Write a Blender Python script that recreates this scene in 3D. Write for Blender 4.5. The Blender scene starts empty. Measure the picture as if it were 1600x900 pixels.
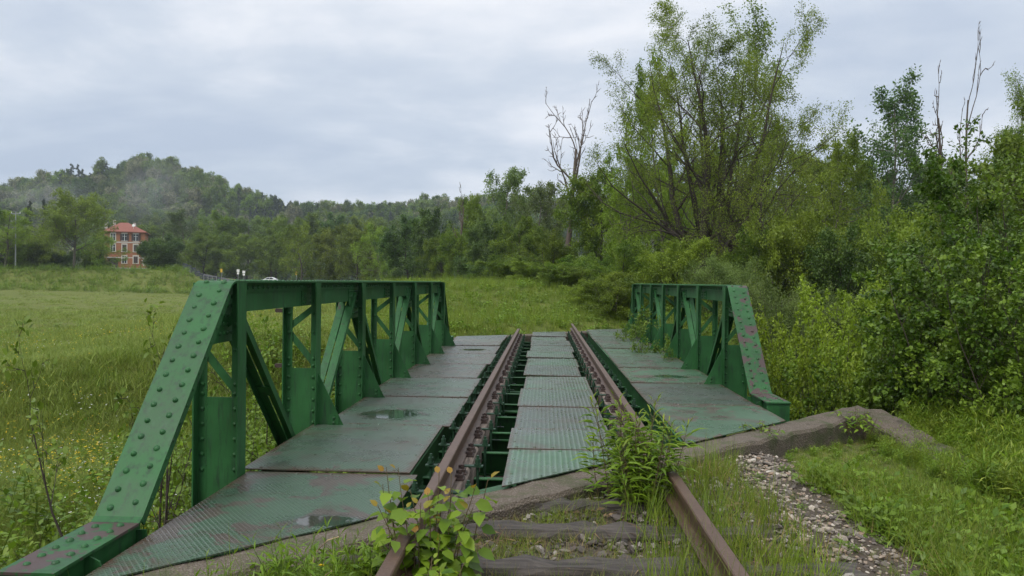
import bpy, math
import numpy as np
from mathutils import Vector, Matrix

# ------------------------------------------------------------------ camera, world, sun, exposure
SC = bpy.context.scene
COL = SC.collection
R = math.radians
F = 1200.0                                   # focal length in photo pixels (1600 wide)
EYE = Vector((0.0, 0.0, 1.22))               # metres, z = 0 is the rail head
cam_d = bpy.data.cameras.new('camera')
cam = bpy.data.objects.new('camera', cam_d)
COL.objects.link(cam)
cam_d.sensor_width = 36.0
cam_d.lens = 36.0 * F / 1600.0
cam_d.clip_start = 0.05
cam_d.clip_end = 6000
CAMR = Matrix.Rotation(R(2.386), 3, 'Z') @ Matrix.Rotation(R(90 - 0.458), 3, 'X') @ Matrix.Rotation(R(0.66), 3, 'Z')
cam.matrix_world = Matrix.Translation(EYE) @ CAMR.to_4x4()
SC.camera = cam

SUN_EL, SUN_AZ = 52.0, 215.0                 # azimuth measured clockwise from +Y
w = bpy.data.worlds.new('World')
SC.world = w
w.use_nodes = True
nt = w.node_tree
nt.nodes.clear()


def N(tree, typ, **kw):
    n = tree.nodes.new(typ)
    for k, v in kw.items():
        setattr(n, k, v)
    return n


def L(tree, a, b):
    tree.links.new(a, b)


def math_node(tree, op, a, b=None, clamp=False):
    n = N(tree, 'ShaderNodeMath', operation=op)
    n.use_clamp = clamp
    for i, v in enumerate((a, b)):
        if v is None:
            continue
        if isinstance(v, (int, float)):
            n.inputs[i].default_value = v
        else:
            L(tree, v, n.inputs[i])
    return n.outputs[0]


def ramp(tree, fac, stops, interp='LINEAR'):
    n = N(tree, 'ShaderNodeValToRGB')
    n.color_ramp.interpolation = interp
    e = n.color_ramp.elements
    while len(e) < len(stops):
        e.new(0.5)
    for i, (p, c) in enumerate(stops):
        e[i].position = p
        if isinstance(c, (int, float)):
            c = (c, c, c)
        e[i].color = (*c, 1)
    L(tree, fac, n.inputs[0])
    return n.outputs[0]


def mixc(tree, fac, a, b):
    n = N(tree, 'ShaderNodeMix', data_type='RGBA')
    for i, v in ((0, fac), (6, a), (7, b)):
        if isinstance(v, (int, float)):
            n.inputs[i].default_value = v
        elif isinstance(v, tuple):
            n.inputs[i].default_value = (*v[:3], 1)
        else:
            L(tree, v, n.inputs[i])
    return n.outputs[2]


def noise(tree, vec, scale, detail=3, rough=0.55, dist=0.0):
    n = N(tree, 'ShaderNodeTexNoise')
    n.inputs['Scale'].default_value = scale
    n.inputs['Detail'].default_value = detail
    n.inputs['Roughness'].default_value = rough
    n.inputs['Distortion'].default_value = dist
    if vec is not None:
        L(tree, vec, n.inputs['Vector'])
    return n.outputs[0]


def mapping(tree, vec, scale=(1, 1, 1), loc=(0, 0, 0), rot=(0, 0, 0)):
    n = N(tree, 'ShaderNodeMapping')
    n.inputs['Scale'].default_value = scale
    n.inputs['Location'].default_value = loc
    n.inputs['Rotation'].default_value = rot
    L(tree, vec, n.inputs['Vector'])
    return n.outputs[0]


# overcast sky: NISHITA daylight behind a closed sheet of broken cloud, the same over the whole dome
sky = N(nt, 'ShaderNodeTexSky', sky_type='NISHITA')
sky.sun_disc = False
sky.sun_elevation = R(SUN_EL)
sky.sun_rotation = R(SUN_AZ)
tc = N(nt, 'ShaderNodeTexCoord')
sep = N(nt, 'ShaderNodeSeparateXYZ')
L(nt, tc.outputs['Generated'], sep.inputs[0])
zc = math_node(nt, 'ADD', math_node(nt, 'MAXIMUM', sep.outputs[2], 0.0), 0.22)
comb = N(nt, 'ShaderNodeCombineXYZ')
L(nt, math_node(nt, 'DIVIDE', sep.outputs[0], zc), comb.inputs[0])
L(nt, math_node(nt, 'DIVIDE', sep.outputs[1], zc), comb.inputs[1])
cv = mapping(nt, comb.outputs[0], scale=(1.0, 1.45, 1), loc=(3.1, 0.35, 0), rot=(0, 0, R(-14)))
c1 = noise(nt, cv, 0.9, 7, 0.55, 0.35)
c2 = noise(nt, mapping(nt, cv, scale=(1.0, 1.0, 1), loc=(7, 3, 0)), 2.7, 6, 0.6, 0.2)
cs = math_node(nt, 'ADD', math_node(nt, 'MULTIPLY', c1, 0.75), math_node(nt, 'MULTIPLY', c2, 0.25))
cloud = ramp(nt, cs, [(0.37, (4.6, 5.15, 6.1)), (0.47, (5.6, 6.05, 6.75)), (0.54, (6.9, 7.1, 7.55)), (0.64, (8.6, 8.5, 8.6))])
el = ramp(nt, sep.outputs[2], [(0.0, (0.66, 0.70, 0.77)), (0.12, (0.76, 0.80, 0.86)), (0.37, (1.03, 1.03, 1.03)), (1.0, (1.90, 1.87, 1.83))])   # overcast dome: zenith brighter than horizon
mul = N(nt, 'ShaderNodeMix', data_type='RGBA', blend_type='MULTIPLY')
mul.inputs[0].default_value = 1.0
L(nt, cloud, mul.inputs[6])
L(nt, el, mul.inputs[7])
skymix = mixc(nt, 0.94, sky.outputs[0], mul.outputs[2])
bg = N(nt, 'ShaderNodeBackground')
bg.inputs['Strength'].default_value = 0.085
L(nt, skymix, bg.inputs['Color'])
wo = N(nt, 'ShaderNodeOutputWorld')
L(nt, bg.outputs[0], wo.inputs['Surface'])

sun_d = bpy.data.lights.new('sun', 'SUN')
sun_d.energy = 1.5
sun_d.angle = R(25)
sun_d.color = (1.0, 0.96, 0.9)
sun = bpy.data.objects.new('sun', sun_d)
COL.objects.link(sun)
sd = Vector((math.sin(R(SUN_AZ)) * math.cos(R(SUN_EL)), math.cos(R(SUN_AZ)) * math.cos(R(SUN_EL)), math.sin(R(SUN_EL))))
sun.rotation_euler = sd.to_track_quat('Z', 'Y').to_euler()

SC.view_settings.view_transform = 'Standard'
SC.view_settings.look = 'None'
SC.view_settings.gamma = 1.0
SC.view_settings.exposure = 0.62
SC.view_settings.use_curve_mapping = False
SC.render.engine = 'CYCLES'
SC.cycles.max_bounces = 5
SC.cycles.diffuse_bounces = 2
SC.cycles.glossy_bounces = 3
SC.cycles.transmission_bounces = 4
SC.cycles.transparent_max_bounces = 4
SC.cycles.volume_bounces = 1
SC.cycles.use_denoising = True


def at(px, py, d):
    """world point seen at photo pixel (px, py) at depth d metres"""
    v = Vector(((px - 800) / F, (450 - py) / F, -1.0)) * d
    return EYE + CAMR @ v


# ------------------------------------------------------------------ helpers
def prop(o, label=None, cat=None, group=None, kind=None):
    if label:
        o['label'] = label
    if cat:
        o['category'] = cat
    if group:
        o['group'] = group
    if kind:
        o['kind'] = kind
    return o


def empty(name, loc=(0, 0, 0), rz=0.0, parent=None):
    o = bpy.data.objects.new(name, None)
    COL.objects.link(o)
    o.empty_display_size = 0.2
    o.location = loc
    o.rotation_euler = (0, 0, rz)
    if parent:
        o.parent = parent
    return o


def link(name, me, parent=None, loc=None):
    o = bpy.data.objects.new(name, me)
    COL.objects.link(o)
    if parent:
        o.parent = parent
    if loc is not None:
        o.location = loc
    return o


class MB:
    def __init__(s):
        s.v = []
        s.f = []

    def add(s, vs, fs):
        b = len(s.v)
        s.v.extend([tuple(p) for p in vs])
        s.f.extend([tuple(i + b for i in f) for f in fs])
        return s

    def box(s, x0, x1, y0, y1, z0, z1):
        x0, x1 = min(x0, x1), max(x0, x1)
        y0, y1 = min(y0, y1), max(y0, y1)
        z0, z1 = min(z0, z1), max(z0, z1)
        vs = [(x0, y0, z0), (x1, y0, z0), (x1, y1, z0), (x0, y1, z0), (x0, y0, z1), (x1, y0, z1), (x1, y1, z1), (x0, y1, z1)]
        return s.add(vs, [(0, 3, 2, 1), (4, 5, 6, 7), (0, 1, 5, 4), (1, 2, 6, 5), (2, 3, 7, 6), (3, 0, 4, 7)])

    def bar(s, p, q, w, t, side):
        """flat bar from p to q: width w along 'side', thickness t along the third axis"""
        p, q = Vector(p), Vector(q)
        d = (q - p).normalized()
        a = Vector(side)
        a = (a - d * a.dot(d)).normalized()
        n = d.cross(a)
        a = a * w / 2
        n = n * t / 2
        vs = [p - a - n, p + a - n, p + a + n, p - a + n, q - a - n, q + a - n, q + a + n, q - a + n]
        return s.add(vs, [(0, 3, 2, 1), (4, 5, 6, 7), (0, 1, 5, 4), (1, 2, 6, 5), (2, 3, 7, 6), (3, 0, 4, 7)])

    def prism(s, poly, vec):
        n = len(poly)
        vec = Vector(vec)
        vs = [Vector(p) for p in poly]
        vs += [p + vec for p in vs]
        fs = [tuple(range(n)), tuple(range(2 * n - 1, n - 1, -1))]
        for i in range(n):
            j = (i + 1) % n
            fs.append((i, i + n, j + n, j))
        return s.add(vs, fs)

    def dome(s, c, n, r, h, seg=7):
        c, n = Vector(c), Vector(n).normalized()
        a = n.orthogonal().normalized()
        b = n.cross(a)
        vs = []
        for rr, hh in ((1.0, 0.0), (0.80, 0.60)):
            for k in range(seg):
                t = 2 * math.pi * k / seg
                vs.append(c + (a * math.cos(t) + b * math.sin(t)) * r * rr + n * h * hh)
        vs.append(c + n * h)
        fs = []
        for k in range(seg):
            j = (k + 1) % seg
            fs.append((k, j, seg + j, seg + k))
            fs.append((seg + k, seg + j, 2 * seg))
        return s.add(vs, fs)

    def cyl(s, p, q, r, seg=8, r2=None):
        p, q = Vector(p), Vector(q)
        r2 = r if r2 is None else r2
        d = (q - p).normalized()
        a = d.orthogonal().normalized()
        b = d.cross(a)
        vs = []
        for c, rr in ((p, r), (q, r2)):
            for k in range(seg):
                t = 2 * math.pi * k / seg
                vs.append(c + (a * math.cos(t) + b * math.sin(t)) * rr)
        fs = [tuple(range(seg - 1, -1, -1)), tuple(range(seg, 2 * seg))]
        for k in range(seg):
            j = (k + 1) % seg
            fs.append((k, j, seg + j, seg + k))
        return s.add(vs, fs)

    def strip(s, path, x0, x1, t):
        """plate of thickness t bent along a path of (y, z), from x0 to x1"""
        n = len(path)
        nor = []
        for i in range(n):
            a = Vector(path[max(i - 1, 0)])
            b = Vector(path[min(i + 1, n - 1)])
            d = (b - a).normalized()
            nor.append(Vector((-d.y, d.x)))
        vs = []
        for i in range(n):
            y, z = path[i]
            ny, nz = nor[i] * t
            vs += [(x0, y, z), (x1, y, z), (x1, y - ny, z - nz), (x0, y - ny, z - nz)]
        fs = [(0, 1, 2, 3), (4 * n - 1, 4 * n - 2, 4 * n - 3, 4 * n - 4)]
        for i in range(n - 1):
            a, b = 4 * i, 4 * i + 4
            for k in range(4):
                j = (k + 1) % 4
                fs.append((a + k, b + k, b + j, a + j))
        return s.add(vs, fs)

    def mesh(s, name, mat, smooth=False):
        me = bpy.data.meshes.new(name)
        me.from_pydata([tuple(p) for p in s.v], [], s.f)
        import bmesh
        bm = bmesh.new()
        bm.from_mesh(me)
        bmesh.ops.recalc_face_normals(bm, faces=bm.faces)
        bm.to_mesh(me)
        bm.free()
        if mat:
            me.materials.append(mat)
        if smooth:
            me.polygons.foreach_set('use_smooth', [True] * len(me.polygons))
        return me

    def build(s, name, mat, parent=None, smooth=False, bevel=0.0):
        o = link(name, s.mesh(name, mat, smooth))
        if parent:
            o.parent = parent
            base = Vector((0, 0, 0))
            p = parent
            while p:
                base += Vector(p.location)
                p = p.parent
            o.location = -base
        if bevel:
            m = o.modifiers.new('bevel', 'BEVEL')
            m.width = bevel
            m.segments = 2
            m.limit_method = 'ANGLE'
        return o


def quads_mesh(name, V, Q, mat, tint=None, smooth=False, ngon=4):
    """fast mesh from (N,3) vertices and (M,ngon) faces with an optional per-face 'tint'"""
    me = bpy.data.meshes.new(name)
    V = np.ascontiguousarray(V, dtype=np.float32)
    Q = np.ascontiguousarray(Q, dtype=np.int32)
    m = len(Q)
    me.vertices.add(len(V))
    me.vertices.foreach_set('co', V.ravel())
    me.loops.add(m * ngon)
    me.loops.foreach_set('vertex_index', Q.ravel())
    me.polygons.add(m)
    me.polygons.foreach_set('loop_start', np.arange(m, dtype=np.int32) * ngon)
    if smooth:
        me.polygons.foreach_set('use_smooth', np.ones(m, dtype=bool))
    me.update(calc_edges=True)
    if tint is not None:
        a = me.attributes.new('tint', 'FLOAT', 'FACE')
        a.data.foreach_set('value', np.ascontiguousarray(tint, dtype=np.float32))
    me.materials.append(mat)
    return me


# ------------------------------------------------------------------ materials
MATS = {}


def new_mat(name):
    m = bpy.data.materials.new(name)
    m.use_nodes = True
    t = m.node_tree
    t.nodes.clear()
    out = N(t, 'ShaderNodeOutputMaterial')
    b = N(t, 'ShaderNodeBsdfPrincipled')
    L(t, b.outputs[0], out.inputs['Surface'])
    MATS[name] = m
    return m, t, b, out


def geo_pos(t):
    return N(t, 'ShaderNodeNewGeometry').outputs['Position']


def bump(t, b, h, strength=0.3, dist=0.01):
    n = N(t, 'ShaderNodeBump')
    n.inputs['Strength'].default_value = strength
    n.inputs['Distance'].default_value = dist
    L(t, h, n.inputs['Height'])
    L(t, n.outputs[0], b.inputs['Normal'])
    return n


def leaf_mat(name, dark, light, trans=0.42, hue_var=0.12, rough=0.5):
    """foliage: per-leaf tint attribute + per-object variation, partly translucent"""
    m, t, b, out = new_mat(name)
    a = N(t, 'ShaderNodeAttribute', attribute_name='tint')
    col = mixc(t, a.outputs['Fac'], dark, light)
    oi = N(t, 'ShaderNodeObjectInfo')
    hsv = N(t, 'ShaderNodeHueSaturation')
    L(t, math_node(t, 'ADD', math_node(t, 'MULTIPLY', oi.outputs['Random'], hue_var * 0.16), 0.5 - hue_var * 0.06), hsv.inputs['Hue'])
    L(t, math_node(t, 'ADD', math_node(t, 'MULTIPLY', oi.outputs['Random'], hue_var * 3), 1.0 - hue_var * 1.5), hsv.inputs['Value'])
    L(t, col, hsv.inputs['Color'])
    L(t, hsv.outputs[0], b.inputs['Base Color'])
    b.inputs['Roughness'].default_value = rough
    b.inputs['Specular IOR Level'].default_value = 0.35
    tr = N(t, 'ShaderNodeBsdfTranslucent')
    L(t, hsv.outputs[0], tr.inputs['Color'])
    mx = N(t, 'ShaderNodeMixShader')
    mx.inputs[0].default_value = trans
    L(t, b.outputs[0], mx.inputs[1])
    L(t, tr.outputs[0], mx.inputs[2])
    L(t, mx.outputs[0], out.inputs['Surface'])
    return m


def flat_mat(name, col, rough=0.6, metal=0.0, var=0.25, scale=6.0, bumpy=0.0):
    m, t, b, out = new_mat(name)
    p = geo_pos(t)
    n = noise(t, p, scale, 5, 0.6)
    c = mixc(t, n, tuple(x * (1 - var) for x in col), tuple(min(1, x * (1 + var)) for x in col))
    L(t, c, b.inputs['Base Color'])
    b.inputs['Roughness'].default_value = rough
    b.inputs['Metallic'].default_value = metal
    if bumpy:
        bump(t, b, noise(t, p, scale * 5, 4, 0.6), bumpy, 0.01)
    return m


# green bridge paint, weathered, flaking to dull primer in patches
def paint_mat(name, worn):
    m, t, b, out = new_mat(name)
    p = geo_pos(t)
    n1 = noise(t, p, 2.2, 6, 0.6)
    n2 = noise(t, mapping(t, p, scale=(9, 9, 1.4)), 3.0, 4, 0.6)
    c = mixc(t, ramp(t, n1, [(0.35, 0.0), (0.65, 1.0)]), (0.012, 0.068, 0.0165), (0.024, 0.115, 0.031))
    c = mixc(t, ramp(t, n2, [(0.55, 0.0), (0.75, 0.55)]), c, (0.032, 0.105, 0.044))
    # grime streaks
    n3 = noise(t, mapping(t, p, scale=(14, 14, 2)), 2.0, 5, 0.65)
    c = mixc(t, ramp(t, n3, [(0.50, 0.0), (0.68, 0.75)]), c, (0.014, 0.034, 0.018))
    rs = noise(t, mapping(t, p, scale=(20, 20, 1.1), loc=(5, 2, 0)), 2.2, 5, 0.7)
    c = mixc(t, ramp(t, rs, [(0.60, 0.0), (0.74, 0.45)]), c, (0.050, 0.030, 0.018))
    # flaked patches
    n4 = noise(t, p, 4.5, 7, 0.68, 0.4)
    lo = {0: 0.72, 1: 0.62, 2: 0.525}[worn]
    fl = ramp(t, n4, [(lo, 0.0), (lo + 0.015, 1.0)])
    c = mixc(t, fl, c, mixc(t, n1, (0.040, 0.027, 0.025), (0.085, 0.057, 0.052)))
    L(t, c, b.inputs['Base Color'])
    r = ramp(t, n1, [(0.3, 0.42), (0.7, 0.66)])
    L(t, r, b.inputs['Roughness'])
    b.inputs['Specular IOR Level'].default_value = 0.33
    hh = math_node(t, 'SUBTRACT', noise(t, p, 26, 4, 0.6), math_node(t, 'MULTIPLY', fl, 0.8))
    bump(t, b, hh, 0.22, 0.004)
    return m


paint = paint_mat('green_paint', 0)
paint_dark = flat_mat('green_paint_grimy', (0.010, 0.042, 0.018), 0.55, 0, 0.6, 12, 0.3)
paint_worn = paint_mat('green_paint_flaking', 1)
paint_bare = paint_mat('green_paint_bare', 2)


# tread plate deck: ribs, worn paint, rust patches, wet film and shallow puddles
def deck_mat(name, rib, green, rust, rc=((0.060, 0.028, 0.022), (0.125, 0.060, 0.048))):
    m, t, b, out = new_mat(name)
    p = geo_pos(t)
    big = noise(t, p, 0.9, 5, 0.6)
    mid = noise(t, p, 3.4, 6, 0.65)
    fine = noise(t, p, 40, 3, 0.6)
    g = mixc(t, mid, (0.024, 0.088, 0.034), (0.050, 0.142, 0.062))
    gr = mixc(t, mid, (0.048, 0.060, 0.046), (0.108, 0.128, 0.100))
    lo, hi = green
    c = mixc(t, ramp(t, big, [(lo, 0.0), (hi, 1.0)]), g, gr)
    c = mixc(t, ramp(t, fine, [(0.45, 0.0), (0.7, 0.35)]), c, (0.08, 0.10, 0.085))
    rm = noise(t, p, 2.6, 7, 0.68, 0.5)
    c = mixc(t, ramp(t, rm, [(rust, 0.0), (rust + 0.03, 0.9)]), c, mixc(t, mid, *rc))
    # tread ribs (fine relief, its shading also put into the colour)
    if rib == 'checker':
        s1 = N(t, 'ShaderNodeTexWave', wave_type='BANDS', bands_direction='X')
        L(t, mapping(t, p, rot=(0, 0, R(38))), s1.inputs['Vector'])
        s1.inputs['Scale'].default_value = 13.0
        s2 = N(t, 'ShaderNodeTexWave', wave_type='BANDS', bands_direction='X')
        L(t, mapping(t, p, rot=(0, 0, R(-38))), s2.inputs['Vector'])
        s2.inputs['Scale'].default_value = 13.0
        h = math_node(t, 'MAXIMUM', math_node(t, 'POWER', s1.outputs['Fac'], 3.0), math_node(t, 'POWER', s2.outputs['Fac'], 3.0))
    else:
        s1 = N(t, 'ShaderNodeTexWave', wave_type='BANDS', bands_direction='X')
        L(t, p, s1.inputs['Vector'])
        s1.inputs['Scale'].default_value = 7.5
        h = math_node(t, 'POWER', s1.outputs['Fac'], 2.0)
    c = mixc(t, math_node(t, 'MULTIPLY', math_node(t, 'SUBTRACT', 1.0, h), 0.45), c, (0.012, 0.022, 0.016))  # groove shade painted into the colour so the ribs stand out
    c = mixc(t, math_node(t, 'MULTIPLY', h, 0.35), c, (0.13, 0.16, 0.14))  # rib tops paler, as worn paint and to heighten the relief
    wob = math_node(t, 'MULTIPLY', math_node(t, 'SUBTRACT', noise(t, p, 5.0, 4, 0.6), 0.5), 1.3)
    pud = None
    for (qx, qy, rx, ry) in ((-1.20, 4.27, 0.26, 0.14), (-1.52, 7.75, 0.40, 0.36), (-1.35, 15.2, 0.35, 0.3), (1.86, 11.3, 0.30, 0.20)):
        vm = N(t, 'ShaderNodeVectorMath', operation='LENGTH')
        L(t, mapping(t, p, scale=(1 / rx, 1 / ry, 0), loc=(-qx / rx, -qy / ry, 0)), vm.inputs[0])
        dd = math_node(t, 'ADD', vm.outputs['Value'], wob)
        one = ramp(t, dd, [(0.62, 1.0), (1.0, 0.0)])
        pud = one if pud is None else math_node(t, 'MAXIMUM', pud, one)
    oi = N(t, 'ShaderNodeObjectInfo')
    hv = N(t, 'ShaderNodeHueSaturation')
    L(t, math_node(t, 'ADD', math_node(t, 'MULTIPLY', oi.outputs['Random'], 0.4), 0.8), hv.inputs['Value'])
    L(t, math_node(t, 'ADD', math_node(t, 'MULTIPLY', oi.outputs['Random'], 0.35), 0.75), hv.inputs['Saturation'])
    L(t, c, hv.inputs['Color'])
    c = hv.outputs[0]
    c = mixc(t, math_node(t, 'MULTIPLY', pud, 0.55), c, (0.020, 0.030, 0.024))
    dirt = ramp(t, noise(t, mapping(t, p, scale=(1, 1, 0), loc=(9, 4, 0)), 2.1, 7, 0.72, 0.8), [(0.50, 0.0), (0.66, 0.75)])
    c = mixc(t, dirt, c, mixc(t, mid, (0.030, 0.028, 0.018), (0.075, 0.062, 0.042)))
    gs = N(t, 'ShaderNodeSeparateXYZ')
    L(t, N(t, 'ShaderNodeTexCoord').outputs['Generated'], gs.inputs[0])
    ed = None
    for ax_ in (0, 1):
        q = math_node(t, 'MULTIPLY', math_node(t, 'ABSOLUTE', math_node(t, 'SUBTRACT', gs.outputs[ax_], 0.5)), 2.0)
        ed = q if ed is None else math_node(t, 'MAXIMUM', ed, q)
    ed = math_node(t, 'ADD', ed, math_node(t, 'MULTIPLY', math_node(t, 'SUBTRACT', noise(t, p, 7.0, 6, 0.7), 0.5), 0.35))
    c = mixc(t, ramp(t, ed, [(0.90, 0.0), (1.0, 0.8)]), c, mixc(t, fine, (0.030, 0.018, 0.011), (0.095, 0.052, 0.030)))
    L(t, c, b.inputs['Base Color'])
    r = ramp(t, mid, [(0.3, 0.20), (0.7, 0.40)])
    r2 = N(t, 'ShaderNodeMix', data_type='FLOAT')
    L(t, pud, r2.inputs[0])
    L(t, r, r2.inputs[2])
    r2.inputs[3].default_value = 0.05
    L(t, r2.outputs[0], b.inputs['Roughness'])
    b.inputs['Specular IOR Level'].default_value = 0.5
    hh = math_node(t, 'MULTIPLY', h, math_node(t, 'SUBTRACT', 1.0, math_node(t, 'MULTIPLY', pud, 0.985)))
    hh = math_node(t, 'ADD', hh, math_node(t, 'MULTIPLY', math_node(t, 'MULTIPLY', fine, 0.12), math_node(t, 'SUBTRACT', 1.0, pud)))
    bump(t, b, hh, 0.42, 0.005)
    return m


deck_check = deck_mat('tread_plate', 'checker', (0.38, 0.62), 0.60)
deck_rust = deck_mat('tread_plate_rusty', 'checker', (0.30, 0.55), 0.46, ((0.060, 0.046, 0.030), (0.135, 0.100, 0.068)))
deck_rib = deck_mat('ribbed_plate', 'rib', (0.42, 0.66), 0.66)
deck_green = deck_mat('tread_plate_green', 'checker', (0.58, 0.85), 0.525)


def rust_mat(name, a, b_, rough=0.75):
    m, t, b, out = new_mat(name)
    p = geo_pos(t)
    n1 = noise(t, p, 5, 6, 0.65)
    n2 = noise(t, p, 60, 3, 0.6)
    c = mixc(t, n1, a, b_)
    c = mixc(t, ramp(t, n2, [(0.4, 0.0), (0.75, 0.5)]), c, tuple(x * 0.5 for x in a))
    L(t, c, b.inputs['Base Color'])
    b.inputs['Roughness'].default_value = rough
    bump(t, b, n2, 0.3, 0.004)
    return m


rust_rail = rust_mat('rusty_rail', (0.054, 0.030, 0.019), (0.128, 0.075, 0.049), 0.5)
rust_dark = rust_mat('rusty_iron', (0.030, 0.019, 0.016), (0.075, 0.045, 0.036), 0.7)


def wood_mat(name, a, b_, along='Y'):
    m, t, b, out = new_mat(name)
    p = geo_pos(t)
    sc = {'Y': (22, 1.2, 22), 'X': (1.2, 22, 22)}[along]
    n1 = noise(t, mapping(t, p, scale=sc), 1.6, 6, 0.65, 0.5)
    n2 = noise(t, p, 3, 4, 0.6)
    c = mixc(t, ramp(t, n1, [(0.32, 0.0), (0.66, 1.0)]), a, b_)
    c = mixc(t, ramp(t, n2, [(0.4, 0.0), (0.8, 0.6)]), c, tuple(x * 0.55 for x in a))
    L(t, c, b.inputs['Base Color'])
    b.inputs['Roughness'].default_value = 0.82
    bump(t, b, n1, 0.7, 0.012)
    return m


timber_m = wood_mat('old_oak_timber', (0.060, 0.045, 0.034), (0.26, 0.205, 0.165), 'Y')
sleeper_m = wood_mat('weathered_sleeper', (0.022, 0.018, 0.015), (0.100, 0.084, 0.072), 'X')


def concrete_mat():
    m, t, b, out = new_mat('mossy_concrete')
    p = geo_pos(t)
    n1 = noise(t, p, 2.5, 6, 0.65)
    v = N(t, 'ShaderNodeTexVoronoi', feature='F1')
    v.inputs['Scale'].default_value = 70
    L(t, p, v.inputs['Vector'])
    n3 = noise(t, p, 90, 2, 0.5)
    c = mixc(t, n1, (0.052, 0.040, 0.028), (0.145, 0.114, 0.084))
    c = mixc(t, ramp(t, n3, [(0.52, 0.0), (0.66, 0.7)]), c, (0.21, 0.18, 0.15))
    c = mixc(t, ramp(t, noise(t, p, 6, 5, 0.7), [(0.55, 0.0), (0.72, 0.7)]), c, (0.028, 0.025, 0.015))
    c = mixc(t, ramp(t, noise(t, mapping(t, p, loc=(3, 8, 1)), 3.3, 5, 0.7), [(0.50, 0.0), (0.62, 0.75)]), c, (0.050, 0.062, 0.018))
    L(t, c, b.inputs['Base Color'])
    b.inputs['Roughness'].default_value = 0.9
    hh = math_node(t, 'ADD', v.outputs['Distance'], math_node(t, 'MULTIPLY', n1, 1.5))
    bump(t, b, hh, 0.7, 0.012)
    return m


concrete = concrete_mat()


def bark_mat(name, a, b_):
    m, t, b, out = new_mat(name)
    tco = N(t, 'ShaderNodeTexCoord').outputs['Object']
    n1 = noise(t, mapping(t, tco, scale=(6, 6, 1)), 2.5, 5, 0.65, 0.3)
    L(t, mixc(t, n1, a, b_), b.inputs['Base Color'])
    b.inputs['Roughness'].default_value = 0.9
    bump(t, b, n1, 0.6, 0.03)
    return m


bark = bark_mat('bark', (0.022, 0.016, 0.012), (0.075, 0.058, 0.045))
bark_pale = bark_mat('bark_pale', (0.060, 0.052, 0.042), (0.17, 0.15, 0.125))
bark_dead = bark_mat('bark_dead', (0.050, 0.037, 0.028), (0.13, 0.100, 0.080))

lf_mid = leaf_mat('leaf_mid', (0.068, 0.130, 0.010), (0.215, 0.300, 0.030))
lf_yel = leaf_mat('leaf_spring', (0.098, 0.165, 0.010), (0.270, 0.365, 0.034), 0.42)
lf_dark = leaf_mat('leaf_dark', (0.032, 0.078, 0.010), (0.112, 0.185, 0.028), 0.28)
lf_grey = leaf_mat('leaf_willow', (0.085, 0.135, 0.028), (0.215, 0.290, 0.070))
lf_olive = leaf_mat('leaf_olive', (0.090, 0.142, 0.012), (0.228, 0.296, 0.036))
lf_airy = leaf_mat('leaf_airy', (0.115, 0.182, 0.022), (0.285, 0.385, 0.060), 0.45)
lf_conifer = leaf_mat('leaf_conifer', (0.015, 0.030, 0.014), (0.038, 0.064, 0.028), 0.15)
lf_pop = leaf_mat('leaf_poplar', (0.043, 0.093, 0.018), (0.145, 0.215, 0.048))
lf_hazel = leaf_mat('leaf_hazel', (0.061, 0.126, 0.010), (0.203, 0.300, 0.030), 0.35, 0.05, 0.42)
lf_hazel2 = leaf_mat('leaf_hazel_dark', (0.049, 0.108, 0.010), (0.169, 0.258, 0.026), 0.35, 0.05, 0.45)
lf_lime = leaf_mat('leaf_lime', (0.130, 0.205, 0.012), (0.300, 0.410, 0.030), 0.45, 0.08)
lf_fresh = leaf_mat('leaf_fresh', (0.082, 0.168, 0.010), (0.239, 0.360, 0.026), 0.42, 0.05, 0.4)
lf_red = leaf_mat('leaf_red', (0.220, 0.240, 0.015), (0.360, 0.200, 0.030), 0.4, 0.05, 0.4)
lf_blossom = leaf_mat('leaf_blossom', (0.088, 0.116, 0.040), (0.378, 0.371, 0.200), 0.3)
gr_meadow = leaf_mat('grass_meadow', (0.125, 0.182, 0.026), (0.300, 0.350, 0.065), 0.35, 0.14, 0.6)
gr_green = leaf_mat('grass_green', (0.088, 0.151, 0.016), (0.239, 0.302, 0.036), 0.4, 0.12, 0.5)
gr_bright = leaf_mat('grass_bright', (0.120, 0.191, 0.016), (0.290, 0.360, 0.036), 0.4, 0.12, 0.5)
gr_dry = leaf_mat('grass_dry', (0.202, 0.168, 0.045), (0.454, 0.336, 0.130), 0.35, 0.12, 0.6)
fl_yellow = leaf_mat('petal_yellow', (0.62, 0.42, 0.01), (0.72, 0.52, 0.02), 0.3, 0.02)
fl_white = leaf_mat('petal_white', (0.55, 0.55, 0.50), (0.72, 0.72, 0.68), 0.3, 0.02)


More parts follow.
